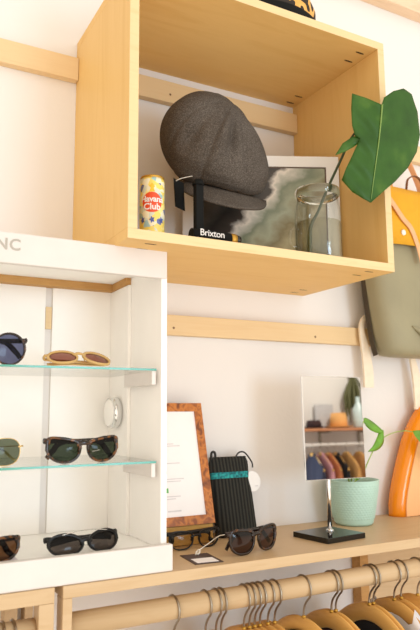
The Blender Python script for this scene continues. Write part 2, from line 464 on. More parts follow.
# yellow torch figure above the disc and small flowers near the foot
bm = bmesh.new(); prism(bm, [(-0.006, 0), (0.006, 0), (0.003, 0.008), (0.006, 0.011), (0, 0.019), (-0.006, 0.011), (-0.003, 0.008)], 0.0003)
wrap(bm.verts, R + 0.0006, 0.104); obj('label_crown', bm, plain('yellow_print', srgb(240, 196, 50), 0.4), t)
flow = plain('blue_print', srgb(70, 88, 160), 0.4)
for dx in (-0.021, 0.0, 0.021):
    bm = bmesh.new()
    prism(bm, [(dx + (0.0062 if k % 2 else 0.0032) * math.cos(PI * k / 5), (0.0082 if k % 2 else 0.0042) * math.sin(PI * k / 5)) for k in range(10)], 0.0003)
    wrap(bm.verts, R + 0.0005, 0.045); obj('label_flower', bm, flow, t)

# ------------------------------------------------------------------ cap on its stand
t = thing('hat_stand', 'black hat stand with white blackletter lettering and a gold end', 'stand', (0.178, -0.285, FZ))
bm = bmesh.new(); tube(bm, spl([(-0.036, -0.025, 0.0125), (0.05, -0.025, 0.0125)], 2), 0.0125, seg=20); 
bx(bm, -0.036, 0.05, -0.022, 0.03, 0.0, 0.012, 0.001)
base = obj('base', bm, M['black'], t)
bm = bmesh.new(); tube(bm, [(0.05, -0.025, 0.0125), (0.062, -0.025, 0.0125)], 0.0127, seg=20); tag(obj('gold_end', bm, M['gold'], t), 'gold end band')
bm = bmesh.new(); tube(bm, [(0.0622, -0.025, 0.0125), (0.072, -0.025, 0.0125)], [0.0115, 0.010], seg=20); obj('end_cap', bm, M['blackgloss'], t)
tx = textmesh('lettering', 'Brixton', 0.0190, M['white'], base, 0.0004, 0.95); tx.location = (0.004, -0.0385, 0.0155)
bm = box(-0.007, 0.010, 0.008, 0.022, 0.011, 0.140, 0.001); obj('post', bm, M['black'], t)
bm = bmesh.new(); lathe(bm, [(0.012, 0), (0.012, 0.006), (0.008, 0.012)], 24, c=(0.0015, 0.016, 0.130)); obj('hat_rest', bm, M['black'], t)

CAPC = Vector((0.271, -0.188, 2.073))
w = (co.matrix_world.translation - CAPC).normalized()
rr = (r_ - w * r_.dot(w)).normalized(); uu = w.cross(rr).normalized()
O_ = CAPC + rr * 0.0113 - uu * 0.0993           # middle of the brim root
xd = (rr * 0.975 - uu * 0.22).normalized(); bd = (uu * 0.975 + rr * 0.22).normalized()
t = thing('newsboy_cap', 'grey tweed newsboy cap resting on the black stand in the plywood box', 'cap')
t.matrix_world = Matrix(((xd.x, -w.x, bd.x, O_.x), (xd.y, -w.y, bd.y, O_.y), (xd.z, -w.z, bd.z, O_.z), (0, 0, 0, 1)))   # local -y = brim, z = crown
secs = [(2.5, -39, 33, 30), (4, -46, 38, 38), (8, -54, 42.5, 45), (15, -61, 44, 48), (26, -68, 43.5, 49), (38, -72, 38, 48), (50, -73, 30.5, 46), (61, -71, 22, 42), (70, -67, 13, 37), (78, -61, 3, 30), (84, -54, -7, 22), (88, -46, -16, 13), (89.5, -38, -24, 6)]
PXM = 1 / 443.0
NS = 200
SS = spl([(h, l, r) for h, l, r, d in secs], 6); DD = lerplist([d for h, l, r, d in secs], len(SS))
btn = Vector((-9, -16, 79)) * PXM; ctr = Vector((-14, 0, 38)) * PXM
ax = (btn - ctr).normalized(); e1 = Vector((0, -1, 0)); e1 = (e1 - ax * e1.dot(ax)).normalized(); e2 = ax.cross(e1)
def crease(p):
    q = p - ctr; n = q.normalized(); ph = math.atan2(q.dot(e2), q.dot(e1)); ca = max(-1, min(1, n.dot(ax))); th = math.acos(ca)
    k = math.sin(th) if th < PI / 2 else 1
    d = -0.0042 * math.exp(-(abs(math.sin(4 * ph + 0.5)) / 0.16) ** 1.0) * min(1, th / 0.25)      # panel seams
    d -= 0.017 * math.exp(-((ph - 0.28) / 0.13) ** 2) * math.exp(-((th - 0.85) / 0.42) ** 2)    # folds below the button
    d += 0.009 * math.exp(-((ph - 0.02) / 0.16) ** 2) * math.exp(-((th - 0.9) / 0.45) ** 2)
    d -= 0.010 * math.exp(-((ph + 0.62) / 0.15) ** 2) * math.exp(-((th - 1.1) / 0.4) ** 2)
    d += 0.004 * math.sin(5 * ph + 1.0) * math.sin(2.2 * th) * k
    d -= 0.006 * math.exp(-((th - 1.75) / 0.16) ** 2) * max(0, math.cos(ph - 0.3))
    return p + n * d
bm = bmesh.new(); rings = []
for (h, l, r), d in zip(SS, DD):
    ring = []
    for k in range(NS):
        a = 2 * PI * k / NS; c, s_ = math.cos(a), math.sin(a)
        p = Vector(((l + r) / 2 + (r - l) / 2 * c, d * s_ - 1.5, h)) * PXM
        ring.append(bm.verts.new(crease(p)))
    rings.append(ring)
for i in range(len(rings) - 1):
    for k in range(NS): bm.faces.new((rings[i][k], rings[i][(k + 1) % NS], rings[i + 1][(k + 1) % NS], rings[i + 1][k]))
bm.faces.new(rings[-1])
o = obj('crown', bm, M['tweed'], t, True)
m = o.modifiers.new('s', 'SOLIDIFY'); m.thickness = 0.002; m.offset = -1
bm = bmesh.new(); lathe(bm, [(0.007, 0.0), (0.0078, 0.002), (0.006, 0.0045), (0.001, 0.0055)], 20)
bt = obj('button', bm, M['tweed'], t, True); bt.location = btn + ax * 0.001; bt.rotation_euler = ax.to_track_quat('Z', 'Y').to_euler()
bm = bmesh.new()
for z in (0.0, 0.012): pass
rb = [[bm.verts.new(((-3.5 + hw * math.cos(2 * PI * k / 60)) * PXM, (dd * math.sin(2 * PI * k / 60) - 1.5) * PXM, z * PXM)) for k in range(60)] for hw, dd, z in ((35.5, 35, 1.0), (35, 34.5, 9), (33, 33, 9), (33.5, 33.5, 1.0))]
for i in range(4):
    for k in range(60): bm.faces.new((rb[i][k], rb[i][(k + 1) % 60], rb[(i + 1) % 4][(k + 1) % 60], rb[(i + 1) % 4][k]))
obj('sweatband', bm, M['black'], t, True)
bm = bmesh.new()                                    # brim: curved crescent plate
rows = []
for i in range(9):
    k = i / 8; row = []
    for j in range(37):
        q = (j / 36 - 0.5); a = -PI / 2 + q * 2.7
        edge = 25 * max(0.0, math.cos(q * PI)) ** 0.7
        x = (-3 + 6.5 * k * (1 if q > 0 else 0.3) + (40 + edge * k * 0.35) * math.sin(q * 2.7) * 1.06); y = -(36 + edge * k * 1.15) * math.cos(q * 2.7) * 1.05 - 3
        z = 4 - 11 * k * max(0.0, math.cos(q * PI)) ** 0.5 - 3.0 * abs(q * 2) ** 2.2
        row.append(bm.verts.new((x * PXM, y * PXM, z * PXM)))
    rows.append(row)
for i in range(8):
    for j in range(36): bm.faces.new((rows[i][j], rows[i][j + 1], rows[i + 1][j + 1], rows[i + 1][j]))
bmesh.ops.remove_doubles(bm, verts=bm.verts[:], dist=0.0002)
o = obj('brim', bm, M['tweed'], t, True); m = o.modifiers.new('s', 'SOLIDIFY'); m.thickness = 0.0045
# hang tag and its string, in world coordinates brought into the cap's space
inv = t.matrix_world.inverted()
tp = [Vector(p) for p in ((0.157, -0.2, 1.974), (0.181, -0.2, 1.967), (0.184, -0.2, 1.905), (0.161, -0.2, 1.912))]
bm = bmesh.new(); vs = [bm.verts.new(inv @ p) for p in tp] + [bm.verts.new(inv @ (p + Vector((0, 0.0012, 0)))) for p in tp]
for q in ((0, 1, 2, 3), (7, 6, 5, 4), (0, 4, 5, 1), (1, 5, 6, 2), (2, 6, 7, 3), (3, 7, 4, 0)): bm.faces.new([vs[i] for i in q])
ht = tag(obj('hang_tag', bm, M['black'], t), 'black card hang tag on a thin cord')
bm = bmesh.new(); tube(bm, [inv @ Vector(p) for p in spl([(0.162, -0.201, 1.968), (0.175, -0.205, 1.975), (0.21, -0.215, 1.985), (0.245, -0.22, 1.995)], 4)], 0.0008, seg=6); obj('tag_cord', bm, M['cord'], t)

# ------------------------------------------------------------------ print leaning in the corner of the box
A = Vector((0.262, -0.030, 0)); B = Vector((0.6125, -0.196, 0))
ex = (B - A).normalized(); LN = (B - A).length
t = thing('art_print', 'large white bordered sea photograph standing behind the glass jar', 'picture', (A.x, A.y, FZ), (0, 0, math.atan2(ex.y, ex.x)))
HP = 0.300
obj('mount', box(0, LN, 0, 0.006, 0, HP, 0.0008), M['white'], t)
bm = bmesh.new(); uvl = bm.loops.layers.uv.new('UVMap')
x0, x1, z0, z1 = 0.032, LN - 0.036, 0.012, HP - 0.032
vs = [bm.verts.new((x0, -0.0008, z0)), bm.verts.new((x1, -0.0008, z0)), bm.verts.new((x1, -0.0008, z1)), bm.verts.new((x0, -0.0008, z1))]
f = bm.faces.new(vs)
for l, uvv in zip(f.loops, ((0, 0), (1, 0), (1, 1), (0, 1))): l[uvl].uv = uvv
obj('photograph', bm, M['photo'], t)
bm = bmesh.new(); e = 0.0035
for a in ((x0 - e, x1 + e, z1, z1 + e), (x0 - e, x1 + e, z0 - e, z0), (x0 - e, x0, z0, z1), (x1, x1 + e, z0, z1)): bx(bm, a[0], a[1], -0.0012, 0.0002, a[2], a[3])
obj('border_line', bm, plain('dark_brown_line', srgb(84, 62, 48), 0.5), t)

# ------------------------------------------------------------------ jar with water, monstera cutting
t = thing('glass_jar', 'clear glass jar half full of water in the plywood box', 'jar', (0.490, -0.262, FZ))
outp = [(0.046, 0.0), (0.052, 0.004), (0.054, 0.012), (0.054, 0.105), (0.052, 0.128), (0.0475, 0.148), (0.0465, 0.156), (0.0495, 0.160), (0.0505, 0.166), (0.0495, 0.1715), (0.0465, 0.173)]
inn = [(0.0445, 0.170), (0.0445, 0.150), (0.0495, 0.127), (0.0515, 0.104), (0.0515, 0.014), (0.047, 0.008), (0.01, 0.007)]
bm = bmesh.new(); lathe(bm, outp + inn, 48); obj('body', bm, M['jarglass'], t, True)
bm = bmesh.new(); lathe(bm, [(0.0468, 0.154), (0.0505, 0.1575), (0.0515, 0.166), (0.050, 0.1725), (0.0468, 0.1738)], 48, False, False)
obj('rim', bm, glassmat('rim_glass', (0.9, 0.93, 0.9, 1)), t, True)
bm = bmesh.new(); lathe(bm, [(0.01, 0.008), (0.046, 0.0085), (0.0512, 0.015), (0.0512, 0.092), (0.0495, 0.0935), (0.006, 0.0925)], 48); obj('water', bm, M['water'], t, True)
hp = spl([(-0.050, 0.006, 0.074), (-0.066, 0.008, 0.074), (-0.072, 0.009, 0.062), (-0.072, 0.009, 0.044), (-0.066, 0.008, 0.034), (-0.050, 0.006, 0.034)], 5)
bm = bmesh.new(); tube(bm, hp, 0.0042, seg=10); obj('handle', bm, M['jarglass'], t)

t = thing('monstera_cutting', 'single large green monstera leaf rooted in the glass jar', 'plant', (0.468, -0.262, FZ))
base = Vector(t.location)
L = [(0.501, 2.167), (0.541, 2.165), (0.586, 2.158), (0.594, 2.177), (0.623, 2.199), (0.655, 2.213), (0.68, 2.205), (0.696, 2.167), (0.701, 2.112), (0.688, 2.068), (0.657, 2.024), (0.615, 1.984), (0.574, 1.952), (0.541, 1.924), (0.519, 1.929), (0.489, 1.938), (0.46, 1.96), (0.475, 1.991), (0.499, 2.032), (0.518, 2.067), (0.504, 2.069), (0.497, 2.092), (0.496, 2.131)]
def leafy(x, z):                                   # gentle cupping of the blade about its midrib
    mx = 0.586 - (2.158 - z) * 0.20
    d = x - mx
    return -0.385 + (0.5 * d * d if d > 0 else 0.28 * abs(d)) - 0.10 * (z - 2.05) + 0.0034 * math.sin(110 * (z - 0.6 * abs(d))) * min(1, abs(d) / 0.03) * max(0, 1 - abs(d) / 0.13)
def blade(outline, yfun, inset=8):
    bm = bmesh.new()
    dense = []
    n = len(outline)
    for i in range(n):
        a, b = outline[i], outline[(i + 1) % n]
        m = max(1, int(math.hypot(a[0] - b[0], a[1] - b[1]) / 0.007))
        for k in range(m): dense.append((a[0] + (b[0] - a[0]) * k / m, a[1] + (b[1] - a[1]) * k / m))
    nb = len(dense)
    def inside(x, z):
        c = False
        for i in range(nb):
            (x1, z1), (x2, z2) = dense[i], dense[(i + 1) % nb]
            if (z1 > z) != (z2 > z) and x < (x2 - x1) * (z - z1) / (z2 - z1) + x1: c = not c
        return c
    pts = [Vector(p) for p in dense]
    x = min(p[0] for p in dense)
    while x < max(p[0] for p in dense):
        z = min(p[1] for p in dense)
        while z < max(p[1] for p in dense):
            if inside(x, z) and min(math.hypot(p[0] - x, p[1] - z) for p in dense) > 0.004: pts.append(Vector((x, z)))
            z += 0.007
        x += 0.007
    vo, eo, fo, *_ = delaunay_2d_cdt(pts, [(i, (i + 1) % nb) for i in range(nb)], [list(range(nb))], 1, 1e-6)
    V = [bm.verts.new((p[0], 0, p[1])) for p in vo]
    for f in fo:
        try: bm.faces.new([V[i] for i in f])
        except ValueError: pass
    bmesh.ops.delete(bm, geom=[v for v in bm.verts if not v.link_faces], context='VERTS')
    for v in bm.verts:
        y = yfun(v.co.x, v.co.z); dy = y + 0.38
        v.co = Vector((v.co.x + dy * 0.94, y, v.co.z + dy * 0.56)) - base
    return bm
# smooth the outline a little but keep its corners
o = obj('leaf_blade', blade(L, leafy), M['leaf'], t, True); m = o.modifiers.new('s', 'SOLIDIFY'); m.thickness = 0.0008
S = [(0.520, 2.074), (0.496, 2.066), (0.467, 2.045), (0.444, 2.013), (0.472, 2.026), (0.503, 2.046), (0.522, 2.062)]
o = obj('leaf_lobe', blade(S, lambda x, z: leafy(x, z) + 0.003), M['leaf'], t, True); m = o.modifiers.new('s', 'SOLIDIFY'); m.thickness = 0.0008
mid = [Vector((x + (leafy(x, z) + 0.38) * 0.94, leafy(x, z) - 0.0014, z + (leafy(x, z) + 0.38) * 0.56)) - base for x, z in [(0.586, 2.158), (0.580, 2.12), (0.571, 2.07), (0.560, 2.02), (0.549, 1.97), (0.541, 1.932)]]
bm = bmesh.new(); tube(bm, spl(mid, 4), [0.0022, 0.0006], seg=6)
obj('midrib', bm, plain('light_vein', srgb(120, 150, 74), 0.4), t)
bm = bmesh.new(); tube(bm, [Vector(p) - base for p in spl([(0.464, -0.262, 1.822), (0.468, -0.262, 1.89), (0.484, -0.27, 1.927), (0.499, -0.285, 1.975), (0.517, -0.322, 2.046), (0.528, -0.335, 2.080), (0.557, -0.352, 2.124), (0.582, -0.384, 2.152)], 5)], [0.0058, 0.0032, 0.0030, 0.0026, 0.0026], seg=8)
obj('petiole', bm, M['darkstem'], t, True)

# ------------------------------------------------------------------ leopard print hat on the box
t = thing('leopard_hat', 'leopard print hat with a black band lying on top of the plywood box', 'hat', (0.385, -0.243, Z0 + H))
def oval(prof, mat, name, sx=1.35, sy=0.95):
    bm = bmesh.new(); lathe(bm, prof, 48)
    for v in bm.verts: v.co.x *= sx; v.co.y *= sy
    return obj(name, bm, mat, t, True)
oval([(0.060, 0.0), (0.076, 0.004), (0.083, 0.012), (0.086, 0.03), (0.086, 0.06), (0.078, 0.085), (0.055, 0.098), (0.01, 0.101)], M['leopard'], 'crown')
bm = bmesh.new(); prof = [(0.0885, 0.0005), (0.0895, 0.004), (0.0895, 0.027), (0.0875, 0.03)]
seg = 40; rings = [[bm.verts.new((r * 1.35 * math.cos(a), r * 0.95 * math.sin(a), z)) for a in [PI * 1.02 + PI * 0.70 * k / seg for k in range(seg + 1)]] for r, z in prof]
for i in range(3):
    for k in range(seg): bm.faces.new((rings[i][k], rings[i][k + 1], rings[i + 1][k + 1], rings[i + 1][k]))
o = obj('band', bm, M['black'], t, True); tag(o, 'black band'); m = o.modifiers.new('s', 'SOLIDIFY'); m.thickness = 0.002

# ------------------------------------------------------------------ backpack at the right
t = thing('backpack', 'sage grey canvas backpack with a mustard yellow flap hanging at the right', 'bag', (0.968, -0.022, 1.628))
def soft(name, secs, mat, seg=40, pw=0.45, parent=None, bulge=None):
    """secs: (z, xc, half width, yc, half depth)"""
    bm = bmesh.new(); rings = []
    for z, xc, hw, yc, hd in secs:
        ring = []
        for k in range(seg):
            a = 2 * PI * k / seg; c, s = math.cos(a), math.sin(a)
            ring.append(bm.verts.new((xc + hw * math.copysign(abs(c) ** pw, c), yc + hd * math.copysign(abs(s) ** (pw + 0.2), s), z)))
        rings.append(ring)
    for i in range(len(rings) - 1):
        for k in range(seg): bm.faces.new((rings[i][k], rings[i][(k + 1) % seg], rings[i + 1][(k + 1) % seg], rings[i + 1][k]))
    bm.faces.new(rings[0][::-1]); bm.faces.new(rings[-1])
    return obj(name, bm, mat, parent, True)
body = soft('body', [(0.0, 0.0, 0.105, -0.062, 0.030), (0.004, 0.0, 0.128, -0.062, 0.044), (0.02, 0.0, 0.142, -0.064, 0.052), (0.05, 0.0, 0.15, -0.064, 0.056), (0.10, 0.0, 0.158, -0.062, 0.055),
                     (0.18, 0.0, 0.170, -0.060, 0.052), (0.26, 0.0, 0.178, -0.057, 0.048), (0.33, 0.0, 0.178, -0.055, 0.044), (0.42, 0.0, 0.17, -0.052, 0.036), (0.46, 0.0, 0.155, -0.050, 0.022)], M['canvas'], 48, 0.5, t)
# sagging fold low on the body
bm = bmesh.new(); tube(bm, spl([(-0.075, -0.118, 0.078), (-0.03, -0.128, 0.052), (0.03, -0.130, 0.042), (0.09, -0.126, 0.046), (0.13, -0.112, 0.06)], 6), [0.002, 0.012, 0.013, 0.010, 0.002], seg=12); obj('fold', bm, M['canvas'], t, True)
# flap: curved plate over the front, and over the top
fl = []
for j in range(17):
    fx = -0.165 + 0.33 * j / 16
    fl.append([( fx, -0.118 + 0.25 * abs(fx / 0.165) ** 4 * 0.12, 0.302), (fx, -0.114 + 0.02 * abs(fx / 0.165) ** 4, 0.39), (fx, -0.104 + 0.02 * abs(fx / 0.165) ** 4, 0.45), (fx, -0.078, 0.478), (fx, -0.04, 0.482), (fx, -0.012, 0.46)])
bm = bmesh.new(); g = [[bm.verts.new(p) for p in col] for col in fl]
for j in range(16):
    for i in range(5): bm.faces.new((g[j][i], g[j + 1][i], g[j + 1][i + 1], g[j][i + 1]))
o = obj('flap', bm, M['mustard'], t, True); m = o.modifiers.new('s', 'SOLIDIFY'); m.thickness = 0.004; m.offset = 0
tag(o, 'mustard yellow flap')
bm = bmesh.new(); tube(bm, spl([(-0.150, -0.108, 0.455), (-0.118, -0.1155, 0.412), (-0.088, -0.119, 0.374), (-0.062, -0.1215, 0.348), (-0.040, -0.122, 0.300), (-0.030, -0.124, 0.255)], 6), 0.0085, 0.0022, seg=10, ref=(1, 0, 0.6)); tag(obj('strap', bm, M['leather'], t, True), 'tan leather strap')
bm = bmesh.new(); lathe(bm, [(0.008, 0), (0.008, 0.002), (0.005, 0.004), (0.001, 0.0045)], 20); o = obj('snap', bm, M['white'], t, True); o.rotation_euler = (PI / 2, 0, 0); o.location = (-0.088, -0.1165, 0.335)
bm = bmesh.new(); tube(bm, spl([(-0.06, -0.05, 0.478), (-0.055, -0.045, 0.52), (-0.03, -0.03, 0.60), (0.0, -0.022, 0.648), (0.03, -0.03, 0.60), (0.055, -0.045, 0.52), (0.06, -0.05, 0.478)], 6), 0.010, 0.002, seg=10, ref=(0, -1, 0.1)); obj('handle', bm, M['leather'], t, True)
bm = bmesh.new(); tube(bm, spl([(-0.03, -0.08, 0.478), (-0.026, -0.085, 0.508), (0.0, -0.088, 0.52), (0.026, -0.085, 0.508), (0.03, -0.08, 0.478)], 6), 0.005, 0.002, seg=8, ref=(0, 1, 0)); obj('top_loop', bm, M['brownleather'], t, True)
bm = bmesh.new(); tube(bm, spl([(-0.172, -0.045, 0.33), (-0.171, -0.042, 0.2), (-0.158, -0.042, 0.09), (-0.150, -0.045, 0.03), (-0.146, -0.05, 0.002)], 6), 0.010, 0.002, seg=8, ref=(0, 1, 0)); tag(obj('side_strap', bm, plain('dark_olive_strap', srgb(64, 52, 34), 0.7), t, True), 'dark olive side strap')
# peg on the rail that the bag hangs from
t = thing('coat_peg', 'wooden peg on the upper wall rail carrying the backpack', 'peg', (0.968, -0.0205, 2.268))
bm = bmesh.new(); lathe(bm, [(0.006, 0), (0.006, 0.04), (0.011, 0.046), (0.011, 0.054), (0.006, 0.058)], 20); o = obj('pin', bm, M['rail'], t, True); o.rotation_euler = (PI / 2, 0, 0)

# ------------------------------------------------------------------ curled cream straps under the bag
def flatcurl(name, label, x, y, z, cordtop):
    # flat strap seen face-on: an outline with its hooked end, given thickness
    t = thing(name, label, 'strap', (x, y, z))
    mid = spl([(0.0, 0, 0.0), (0.0, 0, 0.05), (-0.007, 0, 0.105), (-0.017, 0, 0.150), (-0.015, 0, 0.178), (0.0, 0, 0.195), (0.019, 0, 0.192), (0.026, 0, 0.178), (0.017, 0, 0.168)], 8)
    wd = lerplist([0.0165, 0.0165, 0.0135, 0.0085, 0.0065, 0.0055, 0.005, 0.0045, 0.003], len(mid))
    bm = bmesh.new(); rows = []
    for i, p in enumerate(mid):
        tg = (mid[min(i + 1, len(mid) - 1)] - mid[max(i - 1, 0)]).normalized(); s = Vector((tg.z, 0, -tg.x))
        rows.append([bm.verts.new(p + s * wd[i] + Vector((0, dy, 0))) for dy in (-0.003, 0.003)] + [bm.verts.new(p - s * wd[i] + Vector((0, dy, 0))) for dy in (0.003, -0.003)])
    for i in range(len(rows) - 1):
        for k in range(4): bm.faces.new((rows[i][k], rows[i][(k + 1) % 4], rows[i + 1][(k + 1) % 4], rows[i + 1][k]))
    bm.faces.new(rows[0]); bm.faces.new(rows[-1][::-1])
    bmesh.ops.bevel(bm, geom=[e for e in bm.edges if e.is_manifold and e.calc_face_angle() > 0.9], offset=0.0012, segments=2, affect='EDGES')
    obj('band', bm, M['cream'], t)
    bm = bmesh.new(); tube(bm, [(0.003, 0.0, 0.2010), (0.002, 0.0, cordtop)], 0.0007, seg=6); obj('cord', bm, M['cord'], t)
flatcurl('leather_strap', 'curled cream strap hanging on a thin cord between plywood box and mirror', 0.825, -0.036, 1.545, 0.34)
flatcurl('leather_strap', 'curled cream strap hanging under the backpack at the right edge', 1.010, -0.036, 1.485, 0.21)

# ------------------------------------------------------------------ counter with clothes rail
CZ = 1.20
t = thing('display_counter', 'light wooden display counter with clothes rail, carrying the mirror and pot', 'counter', (0.7, -0.15, 0))
def loc(bm):
    for v in bm.verts: v.co -= Vector(t.location)
    return bm
obj('worktop', loc(box(-0.087, 1.6, -0.293, -0.001, CZ - 0.020, CZ, 0.001)), M['counter'], t)
for xx, yy in ((-0.087, -0.293), (-0.087, -0.036), (1.565, -0.293), (1.565, -0.036)):
    obj('leg', loc(box(xx, xx + 0.016 if xx < 0 else xx + 0.035, yy, yy + 0.035, 0, CZ - 0.0201, 0.001)), M['counter'], t)
def rod(x0, x1):
    bm = bmesh.new(); tube(bm, [(x0, -0.265, CZ - 0.070), (x1, -0.265, CZ - 0.070)], 0.0198, seg=32)
    return loc(bm)
obj('clothes_rail', rod(-0.0709, 1.5648), M['counter'], t)
obj('rail_bracket', loc(box(-0.0709, -0.060, -0.288, -0.242, CZ - 0.104, CZ - 0.091, 0.001)), M['rawwood'], t)
obj('back_panel', loc(box(0.80, 1.56, -0.012, -0.002, 0.3, CZ - 0.0202)), M['counter'], t)
obj('back_post', loc(box(0.772, 0.799, -0.034, -0.002, 0, CZ - 0.0202)), M['rawwood'], t)
t = thing('clothes_stand', 'light wooden clothes stand under the display case, left of the counter', 'stand', (-0.5, -0.15, 0))
obj('top_board', loc(box(-1.0, -0.101, -0.293, -0.001, CZ - 0.024, CZ, 0.001)), M['counter'], t)
for xx, yy in ((-0.126, -0.293), (-0.126, -0.036), (-1.0, -0.293), (-1.0, -0.036)):
    obj('leg', loc(box(xx, xx + 0.025, yy, yy + 0.035, 0, CZ - 0.0242, 0.001)), M['counter'], t)
obj('clothes_rail', rod(-0.974, -0.1262), M['counter'], t)

# ------------------------------------------------------------------ hangers
def make_hanger(label):
    t = thing('coat_hanger', label, 'hanger', group='wooden hangers on the counter rail')
    bm = bmesh.new()
    pts = [(0.003, -0.205, -0.132), (0.001, -0.16, -0.094), (0.0, -0.11, -0.056), (0.0, -0.06, -0.023), (0.0, -0.025, -0.009), (0, 0, -0.007), (0.0, 0.025, -0.009), (0.0, 0.06, -0.023), (0.0, 0.11, -0.056), (0.001, 0.16, -0.094), (0.003, 0.205, -0.132)]
    tube(bm, spl(pts, 4), [0.010, 0.015, 0.017, 0.018, 0.018, 0.017, 0.018, 0.018, 0.017, 0.015, 0.010], [0.0052] * 11, seg=12, ref=(0, 0.2, 1) if False else (0, 0, 1))
    obj('shoulders', bm, M['hanger'], t, True)
    cz, R = 0.0665, 0.0242
    pts = [(0, 0, 0.006), (0, 0.0, 0.014), (0, -0.006, 0.021)]
    for k in range(17):
        a = math.radians(-55 - (-55 + 0) * 0 + -(k / 16) * 255)   # from low front, up the front, over the top, to the back
        pts.append((0, R * math.cos(a), cz + R * math.sin(a)))
    pts = pts[:2] + [(0, -0.008, 0.020)] + [p for p in pts[3:] if True]
    q = [(0, 0, 0.004), (0, 0, 0.020), (0, -0.004, 0.034)]
    for k in range(17):
        a = math.radians(235 - 225 * k / 16)
        q.append((0, R * math.cos(a), cz + R * math.sin(a)))
    bm = bmesh.new(); tube(bm, spl(q, 3), 0.0021, seg=8); obj('hook', bm, M['steel'], t, True)
    bm = bmesh.new(); lathe(bm, [(0.0045, 0), (0.0045, 0.004), (0.002, 0.006)], 12, c=(0, 0, 0.0085)); obj('ferrule', bm, M['gold'], t, True)
    return t
def dup(root, loc, rot, label, group=None):
    r = root.copy(); C.objects.link(r); r.location = loc; r.rotation_euler = rot; r['label'] = label
    if group: r['group'] = group
    for ch in list(root.children):
        c = ch.copy(); C.objects.link(c); c.parent = r
    return r
HX = [0.126, 0.192, 0.2145, 0.2255, 0.276, 0.2885, 0.3005, 0.3125, 0.331, 0.347, 0.418, 0.489, 0.5005, 0.592, 0.604, 0.664, 0.685, 0.735]
HL = ['wooden hanger hanging alone at the left end of the counter rail', 'wooden hanger second from the left on the counter rail',
      'wooden hanger in the middle of the left trio on the rail', 'wooden hanger on the right of the left trio on the rail',
      'leftmost wooden hanger of the tight bunch of six under the sunglasses', 'second wooden hanger from left in the bunch of six',
      'third wooden hanger from left in the bunch of six', 'fourth wooden hanger from left in the bunch of six',
      'fifth wooden hanger from left in the bunch of six', 'rightmost wooden hanger of the bunch of six',
      'single wooden hanger below the mirror base', 'left hanger of the close pair below the mirror',
      'right hanger of the close pair below the mirror', 'left hanger of the pair below the mint pot',
      'right hanger of the pair below the mint pot', 'left hanger of the pair near the right edge, carrying white cloth',
      'right hanger of the pair near the right edge', 'last wooden hanger at the right edge of the photo']
RC = CZ - 0.0505 - 0.0225 - 0.0665           # hanger origin height: inside of hook touches the rail top
h0 = make_hanger(HL[0])
for i, x in enumerate(HX):
    rot = (0, 0, math.radians((2.5, 1.5, -1, -1, 0, 0.5, 1, 1, 2, 2, 4, 2, 2, 1, 1, -1, -1, 2)[i]))
    if i == 0: h0.location = (x, -0.265, RC); h0.rotation_euler = rot
    else: dup(h0, (x, -0.265, RC), rot, HL[i])
dup(h0, (-0.160, -0.265, RC), (0, 0, 0.05), 'right wooden hanger on the rail of the left clothes stand', 'wooden hangers on the left clothes stand')
dup(h0, (-0.176, -0.265, RC), (0, 0, -0.03), 'left wooden hanger on the rail of the left clothes stand', 'wooden hangers on the left clothes stand')

def hz(y):                                          # height of the hanger's arm at distance y from its hook
    P = [(0, -0.007), (0.025, -0.009), (0.06, -0.023), (0.11, -0.056), (0.16, -0.094), (0.205, -0.132)]
    for (a, za), (b, zb) in zip(P, P[1:]):
        if y <= b: return za + (zb - za) * (y - a) / (b - a)
    return P[-1][1]
def garment(name, label, cat, x, mat, rot=0.0, half=0.010, neck=0.075, length=0.62, sh=0.200, group=None):
    t = thing(name, label, cat, (x, -0.265, RC), (0, 0, rot), group)
    bm = bmesh.new(); rings = []
    n = 41
    for side in (-1, 1):
        grid = []
        for j in range(n):
            y = -sh + 2 * sh * j / (n - 1); ay = abs(y)
            top = hz(ay) if ay > neck else hz(ay) - 0.008
            col = []
            for i in range(10):
                k = i / 9
                z = top - (top + length) * 0 - k * (length + top)
                bulge = 0.010 + (half - 0.010) * min(1, k * 3) + 0.006 * min(1, k * 6) * (1 + 0.8 * math.sin(y * 55 + side)) * 0.6
                if k == 0 and ay > neck: bulge = 0.009
                col.append(bm.verts.new((side * bulge + 0.003 * (ay / 0.2) ** 2, y * (1.0 - 0.12 * k), z)))
            grid.append(col)
        for j in range(n - 1):
            for i in range(9): bm.faces.new((grid[j][i], grid[j + 1][i], grid[j + 1][i + 1], grid[j][i + 1]))
        rings.append(grid)
    for j in (0, n - 1):
        for i in range(9): bm.faces.new((rings[0][j][i], rings[1][j][i], rings[1][j][i + 1], rings[0][j][i + 1]))
    for j in range(n - 1):                                  # over-the-shoulder seam
        y = -sh + 2 * sh * (j + 0.5) / (n - 1)
        if abs(y) > neck:
            a, b = rings[0][j][0], rings[0][j + 1][0]; c, d = rings[1][j + 1][0], rings[1][j][0]
            p = bm.verts.new(((a.co.x + d.co.x) / 2, a.co.y, a.co.z + 0.0275)); q = bm.verts.new(((b.co.x + c.co.x) / 2, b.co.y, b.co.z + 0.0275))
            bm.faces.new((a, b, q, p)); bm.faces.new((p, q, c, d))
    bmesh.ops.remove_doubles(bm, verts=bm.verts[:], dist=0.0003)
    obj('cloth', bm, mat, t, True)
    return t
garment('shirt', 'black garment on the single hanger below the mirror base', 'clothing', 0.418, M['blackcloth'], math.radians(4), half=0.0095, neck=0.12)
garment('shirt', 'dark maroon garment on the close pair of hangers below the mirror', 'clothing', 0.5005, M['maroon'], 0.035, half=0.0095, neck=0.12)
garment('shirt', 'black garment hanging below the mint pot', 'clothing', 0.604, M['blackcloth'], 0.017, half=0.0095, neck=0.12)
garment('shirt', 'white garment hanging at the right edge of the rail', 'clothing', 0.664, M['whitecloth'], -0.017, half=0.0095, neck=0.055)

